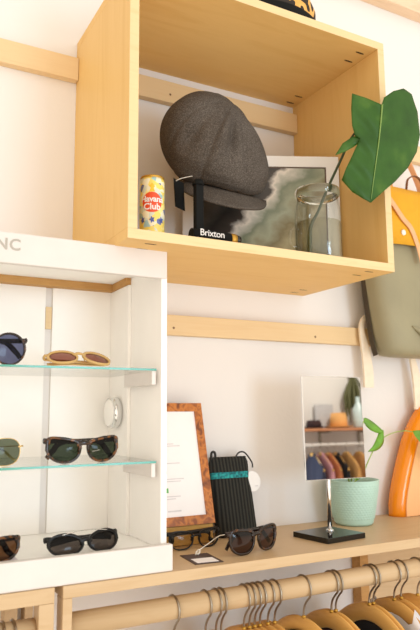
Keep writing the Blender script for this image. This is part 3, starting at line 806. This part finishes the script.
# ------------------------------------------------------------------ display case
t = thing('display_case', 'white painted display case with glass shelves holding the sunglasses, lettered header', 'cabinet', (-0.16, -0.15, CZ))
XR = 0.098
def lw(a, **k): return loc(box(*a, **k))
obj('base_board', lw((-0.42, 0.112, -0.274, -0.001, CZ + 0.0003, CZ + 0.036)), M['liftedwhite'], t)
obj('front_tray_board', lw((-0.44, 0.1135, -0.290, -0.2745, CZ + 0.0003, CZ + 0.0465, ), bev=0.0015), M['whitepaint'], t)
# side panel: front board and a slightly thicker back board
obj('side_panel', lw((XR, 0.110, -0.270, -0.0008, CZ + 0.0365, 1.7675), bev=0.0008), M['liftedwhite'], t)
obj('side_panel', lw((-0.44, -0.425, -0.270, -0.0008, CZ + 0.0365, 1.7675), bev=0.0008), M['liftedwhite'], t)
obj('side_batten', lw((XR - 0.007, XR - 0.0002, -0.116, -0.0065, CZ + 0.0365, 1.752), bev=0.0006), M['liftedwhite'], t)
obj('back_panel', lw((-0.425, -0.0570, -0.006, -0.0008, CZ + 0.0365, 1.7525)), M['liftedwhite'], t)
obj('back_panel', lw((-0.0415, XR - 0.0003, -0.006, -0.0008, CZ + 0.0365, 1.7525)), M['liftedwhite'], t)
hd = obj('header', lw((-0.44, 0.1075, -0.276, -0.262, 1.737, 1.7915), bev=0.0015), M['whitepaint'], t)
obj('top_panel', lw((-0.44, 0.1075, -0.2618, -0.0008, 1.768, 1.787)), M['liftedwhite'], t)
tag(obj('back_batten', lw((-0.425, XR - 0.0003, -0.030, -0.0008, 1.7527, 1.7677)), M['rawwood'], t), 'raw brown batten under the top')
tag(obj('side_top_batten', lw((XR - 0.012, XR - 0.0003, -0.112, -0.0305, 1.7527, 1.7677)), M['rawwood'], t), 'raw brown batten under the top')
tx = textmesh('lettering', 'NC', 0.0285, M['greytext'], hd, 0.0004, 1.08, offset=0.0005); tx.location = Vector((-0.1935, -0.2764, 1.7690)) - Vector(t.location)
for zz in (1.564, 1.393):
    bm = box(-0.4245, XR - 0.0075, -0.266, -0.01, zz - 0.0042, zz, 0.0003)
    for f in bm.faces:
        if f.normal.y < -0.7 : f.material_index = 1
    bmesh.ops.recalc_face_normals(bm, faces=bm.faces[:])
    for f in bm.faces: f.material_index = 1 if f.normal.y < -0.7 else 0
    loc(bm); tag(obj('glass_shelf', bm, [M['pane'], M['glass_edge']], t), 'clear glass shelf with a pale green edge')
    obj('shelf_cleat', lw((XR - 0.0155, XR - 0.0072, -0.262, -0.118, zz - 0.030, zz - 0.0044), bev=0.0006), M['whitepaint'], t)
    obj('shelf_cleat', lw((-0.4248, -0.412, -0.262, -0.04, zz - 0.030, zz - 0.0044), bev=0.0006), M['whitepaint'], t)
bm = bmesh.new(); lathe(bm, [(0.0, 0.0), (0.027, 0.0), (0.033, 0.003), (0.0335, 0.014), (0.0315, 0.0195)], 40, True, True)
pk = obj('puck_lamp', bm, M['chrome'], t, True); pk.rotation_euler = (0, -PI / 2, 0); pk.location = Vector((XR - 0.0073, -0.062, 1.482)) - Vector(t.location)
tag(pk, 'round silver puck lamp on the inner side')
bm = bmesh.new(); lathe(bm, [(0.030, 0.0195), (0.027, 0.0225), (0.01, 0.024)], 40); o = obj('lamp_face', bm, M['liftedwhite'], pk, True)

# ------------------------------------------------------------------ sunglasses
def outline(a, b, n, cat=0.0, drop=0.0, num=48, ntop=None):
    out = []
    for k in range(num):
        th = 2 * PI * k / num; c, s = math.cos(th), math.sin(th)
        n_ = (ntop or n) if s > 0 else n
        x = a * math.copysign(abs(c) ** (2 / n_), c); z = b * math.copysign(abs(s) ** (2 / n_), s)
        z += cat * (x / a) * (1 if z > 0 else 0.25) * b          # outer side lifted
        x *= 1 - drop * max(0, -z / b)                            # narrower at the bottom
        out.append((x, z))
    return out
def sunglasses(name, label, frame_mat, lens_mat, a=0.0245, b=0.0195, n=2.6, cat=0.12, drop=0.12, rim=0.0042, depth=0.0045, gap=0.018,
               folded=True, wire=False, brow=None, temple_mat=None, tr=(0.0055, 0.0018), keyhole=0.35, group=None, ntop=None, tip=0.030):
    t = thing(name, label, 'sunglasses', group=group)
    cx = gap / 2 + a
    o1 = outline(a, b, n, cat, drop, ntop=ntop)
    zb = -min(z for x, z in o1) + rim                            # lift so the rim bottom is z = 0
    ztop = max(z for x, z in o1) + zb
    fb = bmesh.new()
    for s in (-1, 1):
        ring = []
        for x, z in o1:
            d = Vector((x, z)).normalized(); 
            e = rim * (1.25 if (z > 0 and not wire) else 1.0)
            yb = 0.010 * ((cx + x) / 0.07) ** 2                    # face-form curve
            P = lambda q, y: fb.verts.new((s * (cx + q[0]), y + yb, q[1] + zb))
            inner, outer = (x, z), (x + d.x * e, z + d.y * e)
            ring.append((P(outer, -depth / 2), P(outer, depth / 2), P(inner, depth / 2), P(inner, -depth / 2)))
        m = len(ring)
        for i in range(m):
            for k in range(4):
                f = fb.faces.new((ring[i][k], ring[i][(k + 1) % 4], ring[(i + 1) % m][(k + 1) % 4], ring[(i + 1) % m][k]))
        bmesh.ops.bevel(fb, geom=[e for e in fb.edges if len(e.link_faces) == 2 and e.calc_face_angle(0) > 1.0 and e.calc_length() < 0.02], offset=0.0006, segments=1, affect='EDGES') if not wire else None
    # bridge
    zbr = zb + b * keyhole; xb = gap / 2 + a * 0.06
    tube(fb, spl([(-xb - 0.002, 0.0005, zbr - 0.001), (-xb * 0.5, -0.001, zbr + 0.0022), (0, -0.0015, zbr + 0.003), (xb * 0.5, -0.001, zbr + 0.0022), (xb + 0.002, 0.0005, zbr - 0.001)], 3), 0.0011 if wire else rim * 0.95, 0.0011 if wire else depth * 0.5, seg=8, ref=(0, 0, 1))
    # nose pads
    for s in (-1, 1):
        tube(fb, [(s * gap * 0.46, 0.003, zb + b * 0.15), (s * gap * 0.5, 0.006, zb - b * 0.15)], [0.002, 0.0026], 0.0012, seg=8)
    # end pieces
    xo = cx + a; yo = 0.010 * (xo / 0.07) ** 2
    zh = zb + b * (0.62 + cat if not wire else 0.35)
    for s in (-1, 1):
        tube(fb, [(s * (xo - 0.003), yo - 0.0005, zh), (s * (xo + 0.0045), yo + 0.0015, zh + 0.001), (s * (xo + 0.0062), yo + 0.006, zh + 0.001)], 0.0016 if wire else rim * 1.15, 0.0012 if wire else depth * 0.5, seg=8, ref=(0, 0, 1))
    obj('frame', fb, frame_mat, t, True)
    for s in (-1, 1):
        bm = bmesh.new()
        rg = []
        for q in (1.01, 0.8, 0.55, 0.28):
            rg.append([bm.verts.new((s * (cx + x * q), 0.010 * ((cx + x * q) / 0.07) ** 2 - 0.0032 * (1 - q * q), z * q + zb)) for x, z in o1])
        c = bm.verts.new((s * cx, 0.010 * (cx / 0.07) ** 2 - 0.0032, zb)); m = len(o1)
        for r0, r1 in zip(rg, rg[1:]):
            for i in range(m): bm.faces.new((r0[i], r0[(i + 1) % m], r1[(i + 1) % m], r1[i]))
        for i in range(m): bm.faces.new((c, rg[-1][i], rg[-1][(i + 1) % m]))
        obj('lens', bm, lens_mat, t, True)
    if brow:
        bm = bmesh.new(); tube(bm, spl([(-cx - a * 0.3, -0.002, ztop + 0.0012), (-cx * 0.5, -0.0035, ztop + 0.0045), (0, -0.004, ztop + 0.0050), (cx * 0.5, -0.0035, ztop + 0.0045), (cx + a * 0.3, -0.002, ztop + 0.0012)], 5), 0.0008, seg=8); tag(obj('brow_bar', bm, brow, t, True), 'silver brow bar')
    tm = temple_mat or frame_mat
    hx, hy = xo + 0.0055, yo + 0.006
    for s in (-1, 1):
        bm = bmesh.new()
        if folded:
            yy = hy + (0.004 if s < 0 else 0.0095)
            pts = [(s * hx, hy, zh + 0.001), (s * (hx - 0.002), yy - 0.001, zh + 0.001), (s * (hx - 0.03), yy, zh), (s * (hx - 0.075), yy, zh - 0.001), (s * (hx - 0.105), yy, zh - 0.004), (-s * (hx - 0.018), yy + 0.001, zh - 0.6 * tip), (-s * (hx - 0.008), yy + 0.001, max(0.006, zh - tip))]
        else:
            pts = [(s * hx, hy, zh + 0.001), (s * (hx + 0.001), hy + 0.04, zh), (s * hx, hy + 0.095, zh - 0.001), (s * (hx - 0.003), hy + 0.125, zh - 0.012), (s * (hx - 0.006), hy + 0.142, max(0.006, zh - 0.030))]
        pts = spl(pts, 4)
        if wire: tube(bm, pts, [0.001, 0.001, 0.001, 0.0016, 0.0022, 0.002], [0.001, 0.001, 0.001, 0.0012, 0.0015, 0.0014], seg=8, ref=(0, 0, 1))
        else: tube(bm, pts, [tr[0], tr[0] * 0.8, tr[0] * 0.7, tr[0] * 0.7, tr[0] * 0.95, tr[0] * 0.75], tr[1], seg=8, ref=(0, 0, 1))
        obj('temple', bm, tm, t, True)
    return t
def put(o, x, y, z, rz=0, rx=0):
    o.location = (x, y, z); o.rotation_euler = (math.radians(rx), 0, math.radians(rz)); return o
put(sunglasses('sunglasses', 'dark round sunglasses with blue grey lenses at left of upper glass shelf', M['darktort'], M['lens_blue'], a=0.0272, b=0.0255, n=2.0, cat=0.03, drop=0.0, rim=0.0030, gap=0.021, keyhole=0.55), -0.214, -0.240, 1.5645, 4)
put(sunglasses('sunglasses', 'honey coloured sunglasses with rose brown lenses lying folded on upper glass shelf', M['tanframe'], M['lens_rose'], a=0.0245, b=0.0180, n=2.2, cat=0.05, drop=0.05, rim=0.0036, gap=0.018, keyhole=0.4, tip=0.004), -0.042, -0.238, 1.5730, 6, -56)
put(sunglasses('sunglasses', 'gold wire sunglasses with green lenses at left of lower glass shelf', M['goldwire'], M['lens_green'], a=0.0270, b=0.0225, n=2.5, cat=0.03, drop=0.08, rim=0.0011, depth=0.0018, gap=0.021, wire=True, temple_mat=M['goldwire'], keyhole=0.6), -0.216, -0.240, 1.3935, 0)
put(sunglasses('sunglasses', 'tortoiseshell sunglasses with dark green lenses on the lower glass shelf', M['tort'], M['lens_dkgreen'], a=0.0265, b=0.0182, n=2.3, ntop=5.0, cat=0.26, drop=0.14, rim=0.0044, gap=0.020, tr=(0.0058, 0.002), keyhole=0.55), -0.0405, -0.243, 1.3935, 3)
put(sunglasses('sunglasses', 'tortoiseshell sunglasses with brown lenses at left end of the white tray', M['tort'], M['lens_brown'], a=0.0262, b=0.0165, n=2.6, ntop=4.5, cat=0.16, drop=0.16, rim=0.0042, gap=0.018), -0.212, -0.243, CZ + 0.0365, 4)
put(sunglasses('sunglasses', 'black sunglasses with a silver brow bar in the white tray', M['blackplastic'], M['lens_grey'], a=0.0282, b=0.0152, n=2.25, cat=0.22, drop=0.12, rim=0.0042, gap=0.015, brow=M['chrome'], keyhole=0.2, tip=0.008), -0.031, -0.243, CZ + 0.0365, 9, -18)
put(sunglasses('sunglasses', 'dark tortoiseshell sunglasses with plum lenses standing on the wooden counter', M['darktort'], M['lens_plum'], a=0.0275, b=0.0205, n=2.5, ntop=4.0, cat=0.14, drop=0.12, rim=0.0044, gap=0.019, tr=(0.0058, 0.002), keyhole=0.5), 0.325, -0.238, CZ + 0.0003, 15)
put(sunglasses('sunglasses', 'black sunglasses on the counter in front of the burl wood frame', M['blackplastic'], M['lens_clear'], a=0.0245, b=0.0165, n=2.4, ntop=3.5, cat=0.10, drop=0.08, rim=0.0026, gap=0.018), 0.238, -0.140, CZ + 0.0003, 4, 0)

o = tag(obj('price_card', box(-0.185, -0.150, -0.250, -0.205, CZ + 0.0363, CZ + 0.0395), plain('pale_lilac_card', srgb(206, 198, 202), 0.5)), 'small white card lying in the white tray between sunglasses', 'card')
# tag tied to the front sunglasses
t = thing('price_tag', 'dark bordered price tag lying on the counter with a white string', 'tag', (0.203, -0.230, CZ + 0.0004), (0, 0, math.radians(-6)))
bm = box(-0.029, 0.029, -0.042, 0.042, 0, 0.001); obj('card', bm, plain('dark_brown_card', srgb(72, 52, 44), 0.6), t)
bm = box(-0.022, 0.022, -0.036, 0.000, 0.001, 0.0014); obj('paper_label', bm, M['paper'], t)
bm = bmesh.new(); tube(bm, spl([(0.004, 0.032, 0.0025), (0.012, 0.040, 0.008), (0.035, 0.042, 0.020), (0.052, 0.036, 0.032), (0.062, 0.026, 0.036)], 5), 0.0009, seg=6); obj('string', bm, M['cord'], t)
bm = bmesh.new(); tube(bm, spl([(0.0, 0.030, 0.002), (0.004, 0.036, 0.006), (0.009, 0.034, 0.010), (0.008, 0.029, 0.006), (0.003, 0.028, 0.002)], 5), 0.0016, seg=6); obj('string_knot', bm, M['cord'], t)

# ------------------------------------------------------------------ burl framed sheet on a block, leaning on the wall
tilt = math.radians(-14)
t = thing('framed_menu', 'white printed sheet in a burl wood frame on a pale wooden block', 'sign', (0.228, -0.102, CZ + 0.001))
o = obj('base_block', box(-0.075, 0.072, 0.000, 0.045, 0, 0.040, 0.0015), M['block'], t)
fr = bpy.data.objects.new('board', None)
bm = bmesh.new()
Wf, Hf, bw = 0.150, 0.268, 0.0190
for a in ((-Wf / 2, Wf / 2, 0, bw), (-Wf / 2, Wf / 2, Hf - bw, Hf), (-Wf / 2, -Wf / 2 + bw, bw, Hf - bw), (Wf / 2 - bw, Wf / 2, bw, Hf - bw)):
    bx(bm, a[0], a[1], -0.005, 0.006, a[2], a[3])
bx(bm, -Wf / 2 + 0.002, Wf / 2 - 0.002, 0.002, 0.006, 0.002, Hf - 0.002)
bpy.data.objects.remove(fr)
board = obj('frame', bm, M['burl'], t); board.location = (0, 0.000, 0.0405); board.rotation_euler = (tilt, 0, 0)
sheet = obj('paper_sheet', box(-Wf / 2 + bw, Wf / 2 - bw, -0.0015, 0.0015, bw, Hf - bw), M['paper'], board)
def bar(x0, x1, z, h, mat): 
    o = obj('print_line', box(x0, x1, -0.0018, -0.0014, z, z + h), mat, t); o.location = board.location; o.rotation_euler = board.rotation_euler
lines = [(-0.034, -0.028, 0.222, 0.010, 'darkink'), (-0.034, -0.031, 0.182, 0.005, 'darkink'), (-0.034, 0.010, 0.170, 0.0022, 'ink'), (-0.034, -0.005, 0.1745, 0.0022, 'ink'), (-0.034, -0.031, 0.150, 0.005, 'darkink'), (-0.034, 0.006, 0.132, 0.0022, 'ink'),
         (-0.034, -0.028, 0.110, 0.009, 'pinkink'), (-0.034, 0.012, 0.098, 0.0022, 'ink'), (-0.034, 0.004, 0.093, 0.0022, 'ink'), (-0.034, -0.028, 0.070, 0.010, 'greenink'), (-0.034, 0.000, 0.061, 0.0022, 'ink'), (-0.034, -0.012, 0.056, 0.0022, 'ink'), (-0.034, -0.002, 0.030, 0.003, 'ink')]
for a in lines: bar(a[0], a[1], a[2], a[3], M[a[4]])

# ------------------------------------------------------------------ black knit pouch
t = thing('knit_pouch', 'black ribbed knit pouch with a turquoise stripe leaning against the white wall', 'pouch', (0.384, -0.062, CZ + 0.001), (math.radians(-9), 0, 0))
def pouchsec(z):
    k = z / 0.178
    hw = 0.0525
    sx = 0.0 
    hd = 0.017 * (1 - k) ** 0.5 + 0.0055
    return (z, -0.006 * k, hw - (0.003 if k > 0.95 else 0), 0.0, hd)
def pouchmesh(zs, grow=0.0):
    bm = bmesh.new(); rings = []; seg = 120
    for z in zs:
        zz, xc, hw, yc, hd = pouchsec(z); ring = []
        for k in range(seg):
            a = 2 * PI * k / seg; c, s = math.cos(a), math.sin(a)
            rib = 1.0
            waist = 1 - 0.09 * math.exp(-((z - 0.125) / 0.018) ** 2) * (1 if c > 0 else 0)
            ring.append(bm.verts.new((xc + (hw * waist + grow) * math.copysign(abs(c) ** 0.6, c), yc + (hd * rib + grow) * math.copysign(abs(s) ** 0.8, s), zz)))
        rings.append(ring)
    for i in range(len(rings) - 1):
        for k in range(seg): bm.faces.new((rings[i][k], rings[i][(k + 1) % seg], rings[i + 1][(k + 1) % seg], rings[i + 1][k]))
    return bm, rings
bm, rg = pouchmesh([0.0, 0.003, 0.012, 0.03, 0.05, 0.07, 0.09, 0.105, 0.115, 0.125, 0.135, 0.145, 0.155, 0.165, 0.174, 0.178])
for v in rg[0]: v.co.x *= 0.96; v.co.y *= 0.8
bm.faces.new(rg[0][::-1]); bm.faces.new(rg[-1])
obj('body', bm, M['knit'], t, True)
bm, rg = pouchmesh([0.128, 0.131, 0.135, 0.139, 0.142], 0.0008)
tag(obj('stripe', bm, M['turq'], t, True), 'turquoise knit stripe')
bm = bmesh.new(); tube(bm, spl([(0.012, -0.004, 0.175), (0.022, -0.006, 0.186), (0.036, -0.006, 0.187), (0.046, -0.008, 0.176), (0.053, -0.012, 0.160), (0.051, -0.015, 0.150)], 6), 0.0018, seg=8); obj('drawstring', bm, M['blackcord'], t, True)
bm = bmesh.new(); tube(bm, spl([(-0.052, -0.002, 0.172), (-0.050, -0.003, 0.188), (-0.042, -0.003, 0.189), (-0.040, -0.002, 0.176)], 5), 0.003, seg=8); obj('cord_loop', bm, M['blackcord'], t, True)
bm = bmesh.new(); lathe(bm, [(0.0235, 0), (0.0235, 0.0008)], 36); o = obj('round_tag', bm, M['white'], t); o.rotation_euler = (PI / 2, 0, 0.1); o.location = (0.054, -0.004, 0.118); tag(o, 'round white tag')
bm = box(-0.006, 0.002, -0.0002, 0.0006, 0, 0.0016); o = obj('tag_print', bm, M['ink'], t); o.location = (0.066, -0.0055, 0.106)

# ------------------------------------------------------------------ table mirror
t = thing('table_mirror', 'rectangular table mirror on a chrome pole and black square base', 'mirror', (0.5535, -0.184, CZ + 0.0002), (0, 0, math.radians(7)))
obj('base', box(-0.059, 0.059, -0.055, 0.055, 0, 0.0115, 0.001), M['blackgloss'], t)
bm = bmesh.new(); tube(bm, [(0.016, 0.012, 0.0112), (0.016, 0.012, 0.20)], 0.0052, seg=20); lathe(bm, [(0.009, 0.0112), (0.009, 0.013), (0.006, 0.016)], 20, c=(0.016, 0.012, 0)); obj('pole', bm, M['chrome'], t, True)
bk = bmesh.new(); mw, mh = 0.165, 0.237
bx(bk, -mw / 2, mw / 2, -0.001, 0.004, -mh / 2, mh / 2, 0.0008)
back = obj('mirror_back', bk, M['chrome'], t)
back.rotation_euler = (math.radians(-1.5), 0, math.radians(-5.85 - 7)); back.location = (0.0295, 0.002, 0.2445)
bm = box(-mw / 2 + 0.002, mw / 2 - 0.002, -0.0016, -0.0009, -mh / 2 + 0.002, mh / 2 - 0.002); obj('mirror_glass', bm, M['mirror'], back)

# ------------------------------------------------------------------ mint pot with its plant
t = thing('potted_plant', 'trailing green plant in a mint dimpled pot behind the mirror', 'plant', (0.722, -0.074, CZ + 0.0003))
bm = bmesh.new(); seg = 168; rows = 56; rings = []
for i in range(rows + 1):
    k = i / rows; z = 0.004 + 0.102 * k
    r = 0.0480 + 0.0185 * k ** 0.85
    inband = 0.10 < k < 0.93
    ring = []
    for j in range(seg):
        a = 2 * PI * j / seg
        d = 0.0
        if inband:
            rw = k * 18; ph = 0.5 * (int(rw) % 2)
            fx = (a / (2 * PI) * 42 + ph) % 1 - 0.5; fz = rw % 1 - 0.5
            d = 0.0020 * max(0, 1 - 2.2 * math.hypot(fx, fz))
        ring.append(bm.verts.new(((r + d) * math.cos(a), (r + d) * math.sin(a), z)))
    rings.append(ring)
extra = [(0.0670, 0.1075), (0.0665, 0.1095), (0.0635, 0.1095), (0.0625, 0.100), (0.0500, 0.030)]
for r, z in extra: rings.append([bm.verts.new((r * math.cos(2 * PI * j / seg), r * math.sin(2 * PI * j / seg), z)) for j in range(seg)])
low = [bm.verts.new((0.0440 * math.cos(2 * PI * j / seg), 0.0440 * math.sin(2 * PI * j / seg), 0.0)) for j in range(seg)]
rings.insert(0, low)
for i in range(len(rings) - 1):
    for j in range(seg): bm.faces.new((rings[i][j], rings[i][(j + 1) % seg], rings[i + 1][(j + 1) % seg], rings[i + 1][j]))
bm.faces.new(low[::-1]); bm.faces.new(rings[-1])
obj('pot', bm, M['mint'], t, True)
bm = bmesh.new(); lathe(bm, [(0.0615, 0.090), (0.0615, 0.097), (0.02, 0.101), (0.001, 0.101)], 40); obj('soil', bm, M['soil'], t, True)
def stem(pts, r=0.0016):
    bm = bmesh.new(); tube(bm, spl(pts, 6), [r * 1.3, r * 0.8], seg=8); obj('stem', bm, M['stem'], t, True)
def lf(pts, width, bend, name='leaf'):
    """leaf along a spine (world-relative points), width vector"""
    sp = spl(pts, 4); n = len(sp); bm = bmesh.new(); rows = []
    wv = Vector(width)
    for i, p in enumerate(sp):
        k = i / (n - 1); w_ = math.sin(PI * min(1, k ** 0.65 * 0.99 + 0.01)) 
        rows.append([bm.verts.new(p + wv * w_ * s + Vector(bend) * abs(s) * w_) for s in (-1, -0.5, 0, 0.5, 1)])
    for i in range(n - 1):
        for j in range(4): bm.faces.new((rows[i][j], rows[i][j + 1], rows[i + 1][j + 1], rows[i + 1][j]))
    bmesh.ops.remove_doubles(bm, verts=bm.verts[:], dist=0.0001)
    o = obj(name, bm, M['leaf2'], t, True); m = o.modifiers.new('s', 'SOLIDIFY'); m.thickness = 0.0007
M['leaf2'] = plain('fresh_green_leaf', srgb(104, 158, 44), 0.35, noise=0.25, nscale=30)
stem([(0.002, 0, 0.099), (0.034, 0, 0.120), (0.060, 0.0, 0.158), (0.092, 0.0, 0.199), (0.130, -0.006, 0.220), (0.170, -0.016, 0.228), (0.195, -0.022, 0.225)], 0.0014)
stem([(0.0, 0.005, 0.099), (0.004, 0.0, 0.14), (0.020, 0.0, 0.20), (0.046, 0, 0.255)], 0.0018)
stem([(-0.01, 0.0, 0.099), (-0.012, 0.0, 0.118), (-0.008, -0.004, 0.135)], 0.0022)
lf([(0.046, 0, 0.262), (0.072, -0.004, 0.244), (0.097, -0.006, 0.230), (0.114, -0.002, 0.226)], (0.007, 0.003, 0.011), (0, 0.006, 0))
lf([(0.112, -0.002, 0.231), (0.105, -0.006, 0.208), (0.080, -0.008, 0.186), (0.052, -0.004, 0.176)], (0.012, 0.003, -0.011), (0, 0.008, 0))
lf([(0.197, -0.022, 0.227), (0.222, -0.034, 0.206), (0.246, -0.038, 0.178), (0.278, -0.036, 0.138), (0.288, -0.034, 0.108)], (0.017, 0.004, 0.014), (0, -0.008, 0))
lf([(-0.008, -0.004, 0.132), (-0.006, -0.012, 0.122), (-0.012, -0.03, 0.112), (-0.016, -0.045, 0.113)], (0.010, 0, 0.002), (0, 0, 0.003))

# ------------------------------------------------------------------ orange board at the right
t = thing('surfboard', 'orange board with a peach deck standing on the counter at right', 'board', (1.145, -0.036, CZ + 0.0004))
Lb = [(-0.262, 0.0), (-0.261, 0.03), (-0.252, 0.07), (-0.224, 0.148), (-0.190, 0.223), (-0.148, 0.278), (-0.095, 0.322), (-0.045, 0.344), (0.0, 0.35)]
half = spl([(x, 0, z) for x, z in Lb], 4)
outl = [(p.x, p.z) for p in half] + [(-p.x, p.z) for p in half[-2::-1]]
bm = bmesh.new(); cx0, cz0 = 0.0, 0.14
rings = []
for sc_, y in ((0.86, -0.030), (0.93, -0.029), (0.975, -0.022), (1.0, -0.010), (1.0, 0.006), (0.97, 0.016), (0.9, 0.020)):
    rings.append([bm.verts.new((cx0 + (x - cx0) * sc_, y, max(0.0, cz0 + (z - cz0) * sc_) if i not in (0, len(outl) - 1) else 0.0)) for i, (x, z) in enumerate(outl)])
n = len(outl)
for i in range(len(rings) - 1):
    for j in range(n): bm.faces.new((rings[i][j], rings[i][(j + 1) % n], rings[i + 1][(j + 1) % n], rings[i + 1][j]))
bm.faces.new(rings[0]); bm.faces.new(rings[-1][::-1])
obj('rail', bm, M['orange'], t, True)
bm = bmesh.new(); dk = [(x * 0.90, 0.001 + z * 0.93) for x, z in outl]
prism(bm, dk, 0.0035, lambda u, v, w: Vector((u, -0.0302 - w, v)))
tag(obj('deck', bm, M['peach'], t), 'peach deck')

# ------------------------------------------------------------------ across the room (seen in the mirror)
t = thing('opposite_shelf', 'brown wooden shelf on the opposite wall, seen in the mirror', 'shelf', (2.6, -4.1, 1.50))
obj('board', box(-0.6, 0.6, 0.001, 0.28, 0, 0.022, 0.001), M['shelfbrown'], t)
for xx in (-0.13, 0.26):
    bm = bmesh.new(); bx(bm, xx, xx + 0.02, 0.001, 0.015, -0.14, -0.0005); bx(bm, xx, xx + 0.02, 0.0155, 0.22, -0.016, -0.0005); obj('bracket', bm, M['steel'], t)
def hat(name, label, x, y, z, r, h, m):
    t = thing(name, label, 'hat', (x, y, z))
    bm = bmesh.new(); lathe(bm, [(r * 0.62, 0.004), (r * 0.6, h * 0.6), (r * 0.5, h), (0.02, h * 0.93)], 40); obj('crown', bm, m, t, True)
    bm = bmesh.new(); lathe(bm, [(r * 0.5, 0.001), (r, 0.012), (r * 0.99, 0.016), (r * 0.5, 0.006)], 40, False, False); obj('brim', bm, m, t, True)
hat('felt_hat', 'orange tan felt hat on the brown shelf in the mirror', 2.60, -3.95, 1.5225, 0.125, 0.13, M['felt'])
hat('felt_hat', 'dark maroon hat at left on the brown shelf in the mirror', 2.36, -3.95, 1.5225, 0.11, 0.07, M['maroon'])
t = thing('leaning_card', 'pale grey card standing behind the hats in the mirror', 'picture', (2.52, -4.068, 1.5225))
obj('card', box(-0.09, 0.09, 0, 0.01, 0, 0.21), M['greyprint'], t)
t = thing('glass_bottle', 'pale blue bottle on the brown shelf in the mirror', 'bottle', (2.80, -3.95, 1.5225))
bm = bmesh.new(); lathe(bm, [(0.05, 0), (0.055, 0.01), (0.055, 0.16), (0.02, 0.22), (0.018, 0.27)], 32); obj('body', bm, plain('pale_blue_glaze', srgb(196, 214, 214), 0.2), t, True)
t = thing('hanging_vine', 'dark trailing vine above the brown shelf in the mirror', 'plant', (2.80, -4.0, 1.75))
for k in range(14):
    a = random.uniform(-0.1, 0.1); b_ = random.uniform(-0.02, 0.03)
    bm = bmesh.new(); tube(bm, spl([(a * 0.3, 0, 0.22), (a, b_, 0.08 + random.uniform(-.02, .02)), (a * 1.1 + 0.01 * math.sin(k), b_, -0.02), (a * 1.15, b_, -random.uniform(0.05, 0.2))], 4), [0.006, 0.016, 0.014, 0.004], seg=7)
    obj('strand', bm, M['vine'], t, True)
bm = box(-0.008, 0.008, -0.099, 0.01, 0.22, 0.24); obj('hook', bm, M['steel'], t)
t = thing('wall_rail', 'white clothes rail on the opposite wall, seen in the mirror', 'rail', (2.6, -4.1, 1.385))
bm = bmesh.new(); tube(bm, [(-0.7, 0.25, 0), (0.7, 0.25, 0)], 0.014, seg=16); obj('bar', bm, M['whitepaint'], t, True)
for xx in (-0.6, 0.6):
    bm = box(xx - 0.01, xx + 0.01, 0.001, 0.25, -0.01, 0.01); obj('bracket', bm, M['whitepaint'], t)
gm = ['navy', 'pink', 'rust', 'blackcloth', 'tan', 'tan', 'navy']
nm = ['navy', 'pink', 'rust brown', 'black', 'pale tan', 'tan', 'dark navy']
RZ = 1.385 + 0.014 - 0.0225 - 0.0665
for i, gx in enumerate((2.28, 2.36, 2.43, 2.50, 2.60, 2.72, 2.84)):
    hl = dup(h0, (gx, -3.85, RZ), (0, 0, 0), 'wooden hanger carrying the %s garment in the mirror' % nm[i], 'wooden hangers on the opposite rail')
    g = garment('shirt', '%s garment hanging on the opposite rail in the mirror' % nm[i], 'clothing', gx, M[gm[i]], 0.0, half=0.026, neck=0.03)
    g.location = (gx, -3.85, RZ)

# ------------------------------------------------------------------ light
wd = bpy.data.worlds.new('World'); sc.world = wd; wd.use_nodes = True
nt = wd.node_tree; bg = nt.nodes['Background']
tc = nd(nt, 'ShaderNodeTexCoord')                     # the bright shop front lies ahead of the wall, a little to the left
dt = nd(nt, 'ShaderNodeVectorMath', operation='DOT_PRODUCT'); dt.inputs[1].default_value = Vector((-0.05, -0.88, -0.24)).normalized()
nt.links.new(tc.outputs['Generated'], dt.inputs[0])
mr = nd(nt, 'ShaderNodeMapRange'); mr.inputs['From Min'].default_value = -1; nt.links.new(dt.outputs['Value'], mr.inputs['Value'])
WA = (1.0, 0.885, 0.745)
cr = ramp(nt, [(0.0, tuple(c * 0.25 for c in WA) + (1,)), (0.45, tuple(c * 0.48 for c in WA) + (1,)), (1.0, WA + (1,))])
nt.links.new(mr.outputs[0], cr.inputs['Fac']); nt.links.new(cr.outputs[0], bg.inputs['Color']); bg.inputs['Strength'].default_value = 1.74
def area(name, loc_, target, sx, sy, power, col):
    l = bpy.data.lights.new(name, 'AREA'); l.shape = 'RECTANGLE'; l.size = sx; l.size_y = sy; l.energy = power; l.color = col
    o = bpy.data.objects.new(name, l); C.objects.link(o); o.location = loc_
    o.rotation_euler = (Vector(target) - Vector(loc_)).to_track_quat('-Z', 'Y').to_euler(); return o
area('window_daylight', (1.25, -4.25, 1.5), (0.5, 0, 1.55), 1.1, 1.2, 46, (0.55, 0.78, 1.0))

area('opposite_wall_fill', (2.5, -2.5, 2.75), (2.6, -4.1, 1.5), 0.3, 0.3, 22, (1.0, 0.93, 0.82))  # added fill light, brightens the opposite wall reflected in the mirror

vs = sc.view_settings
sc.display_settings.display_device = 'sRGB'
vs.view_transform = 'Standard'; vs.look = 'None'; vs.exposure = 0.0; vs.gamma = 1.0; vs.use_curve_mapping = False
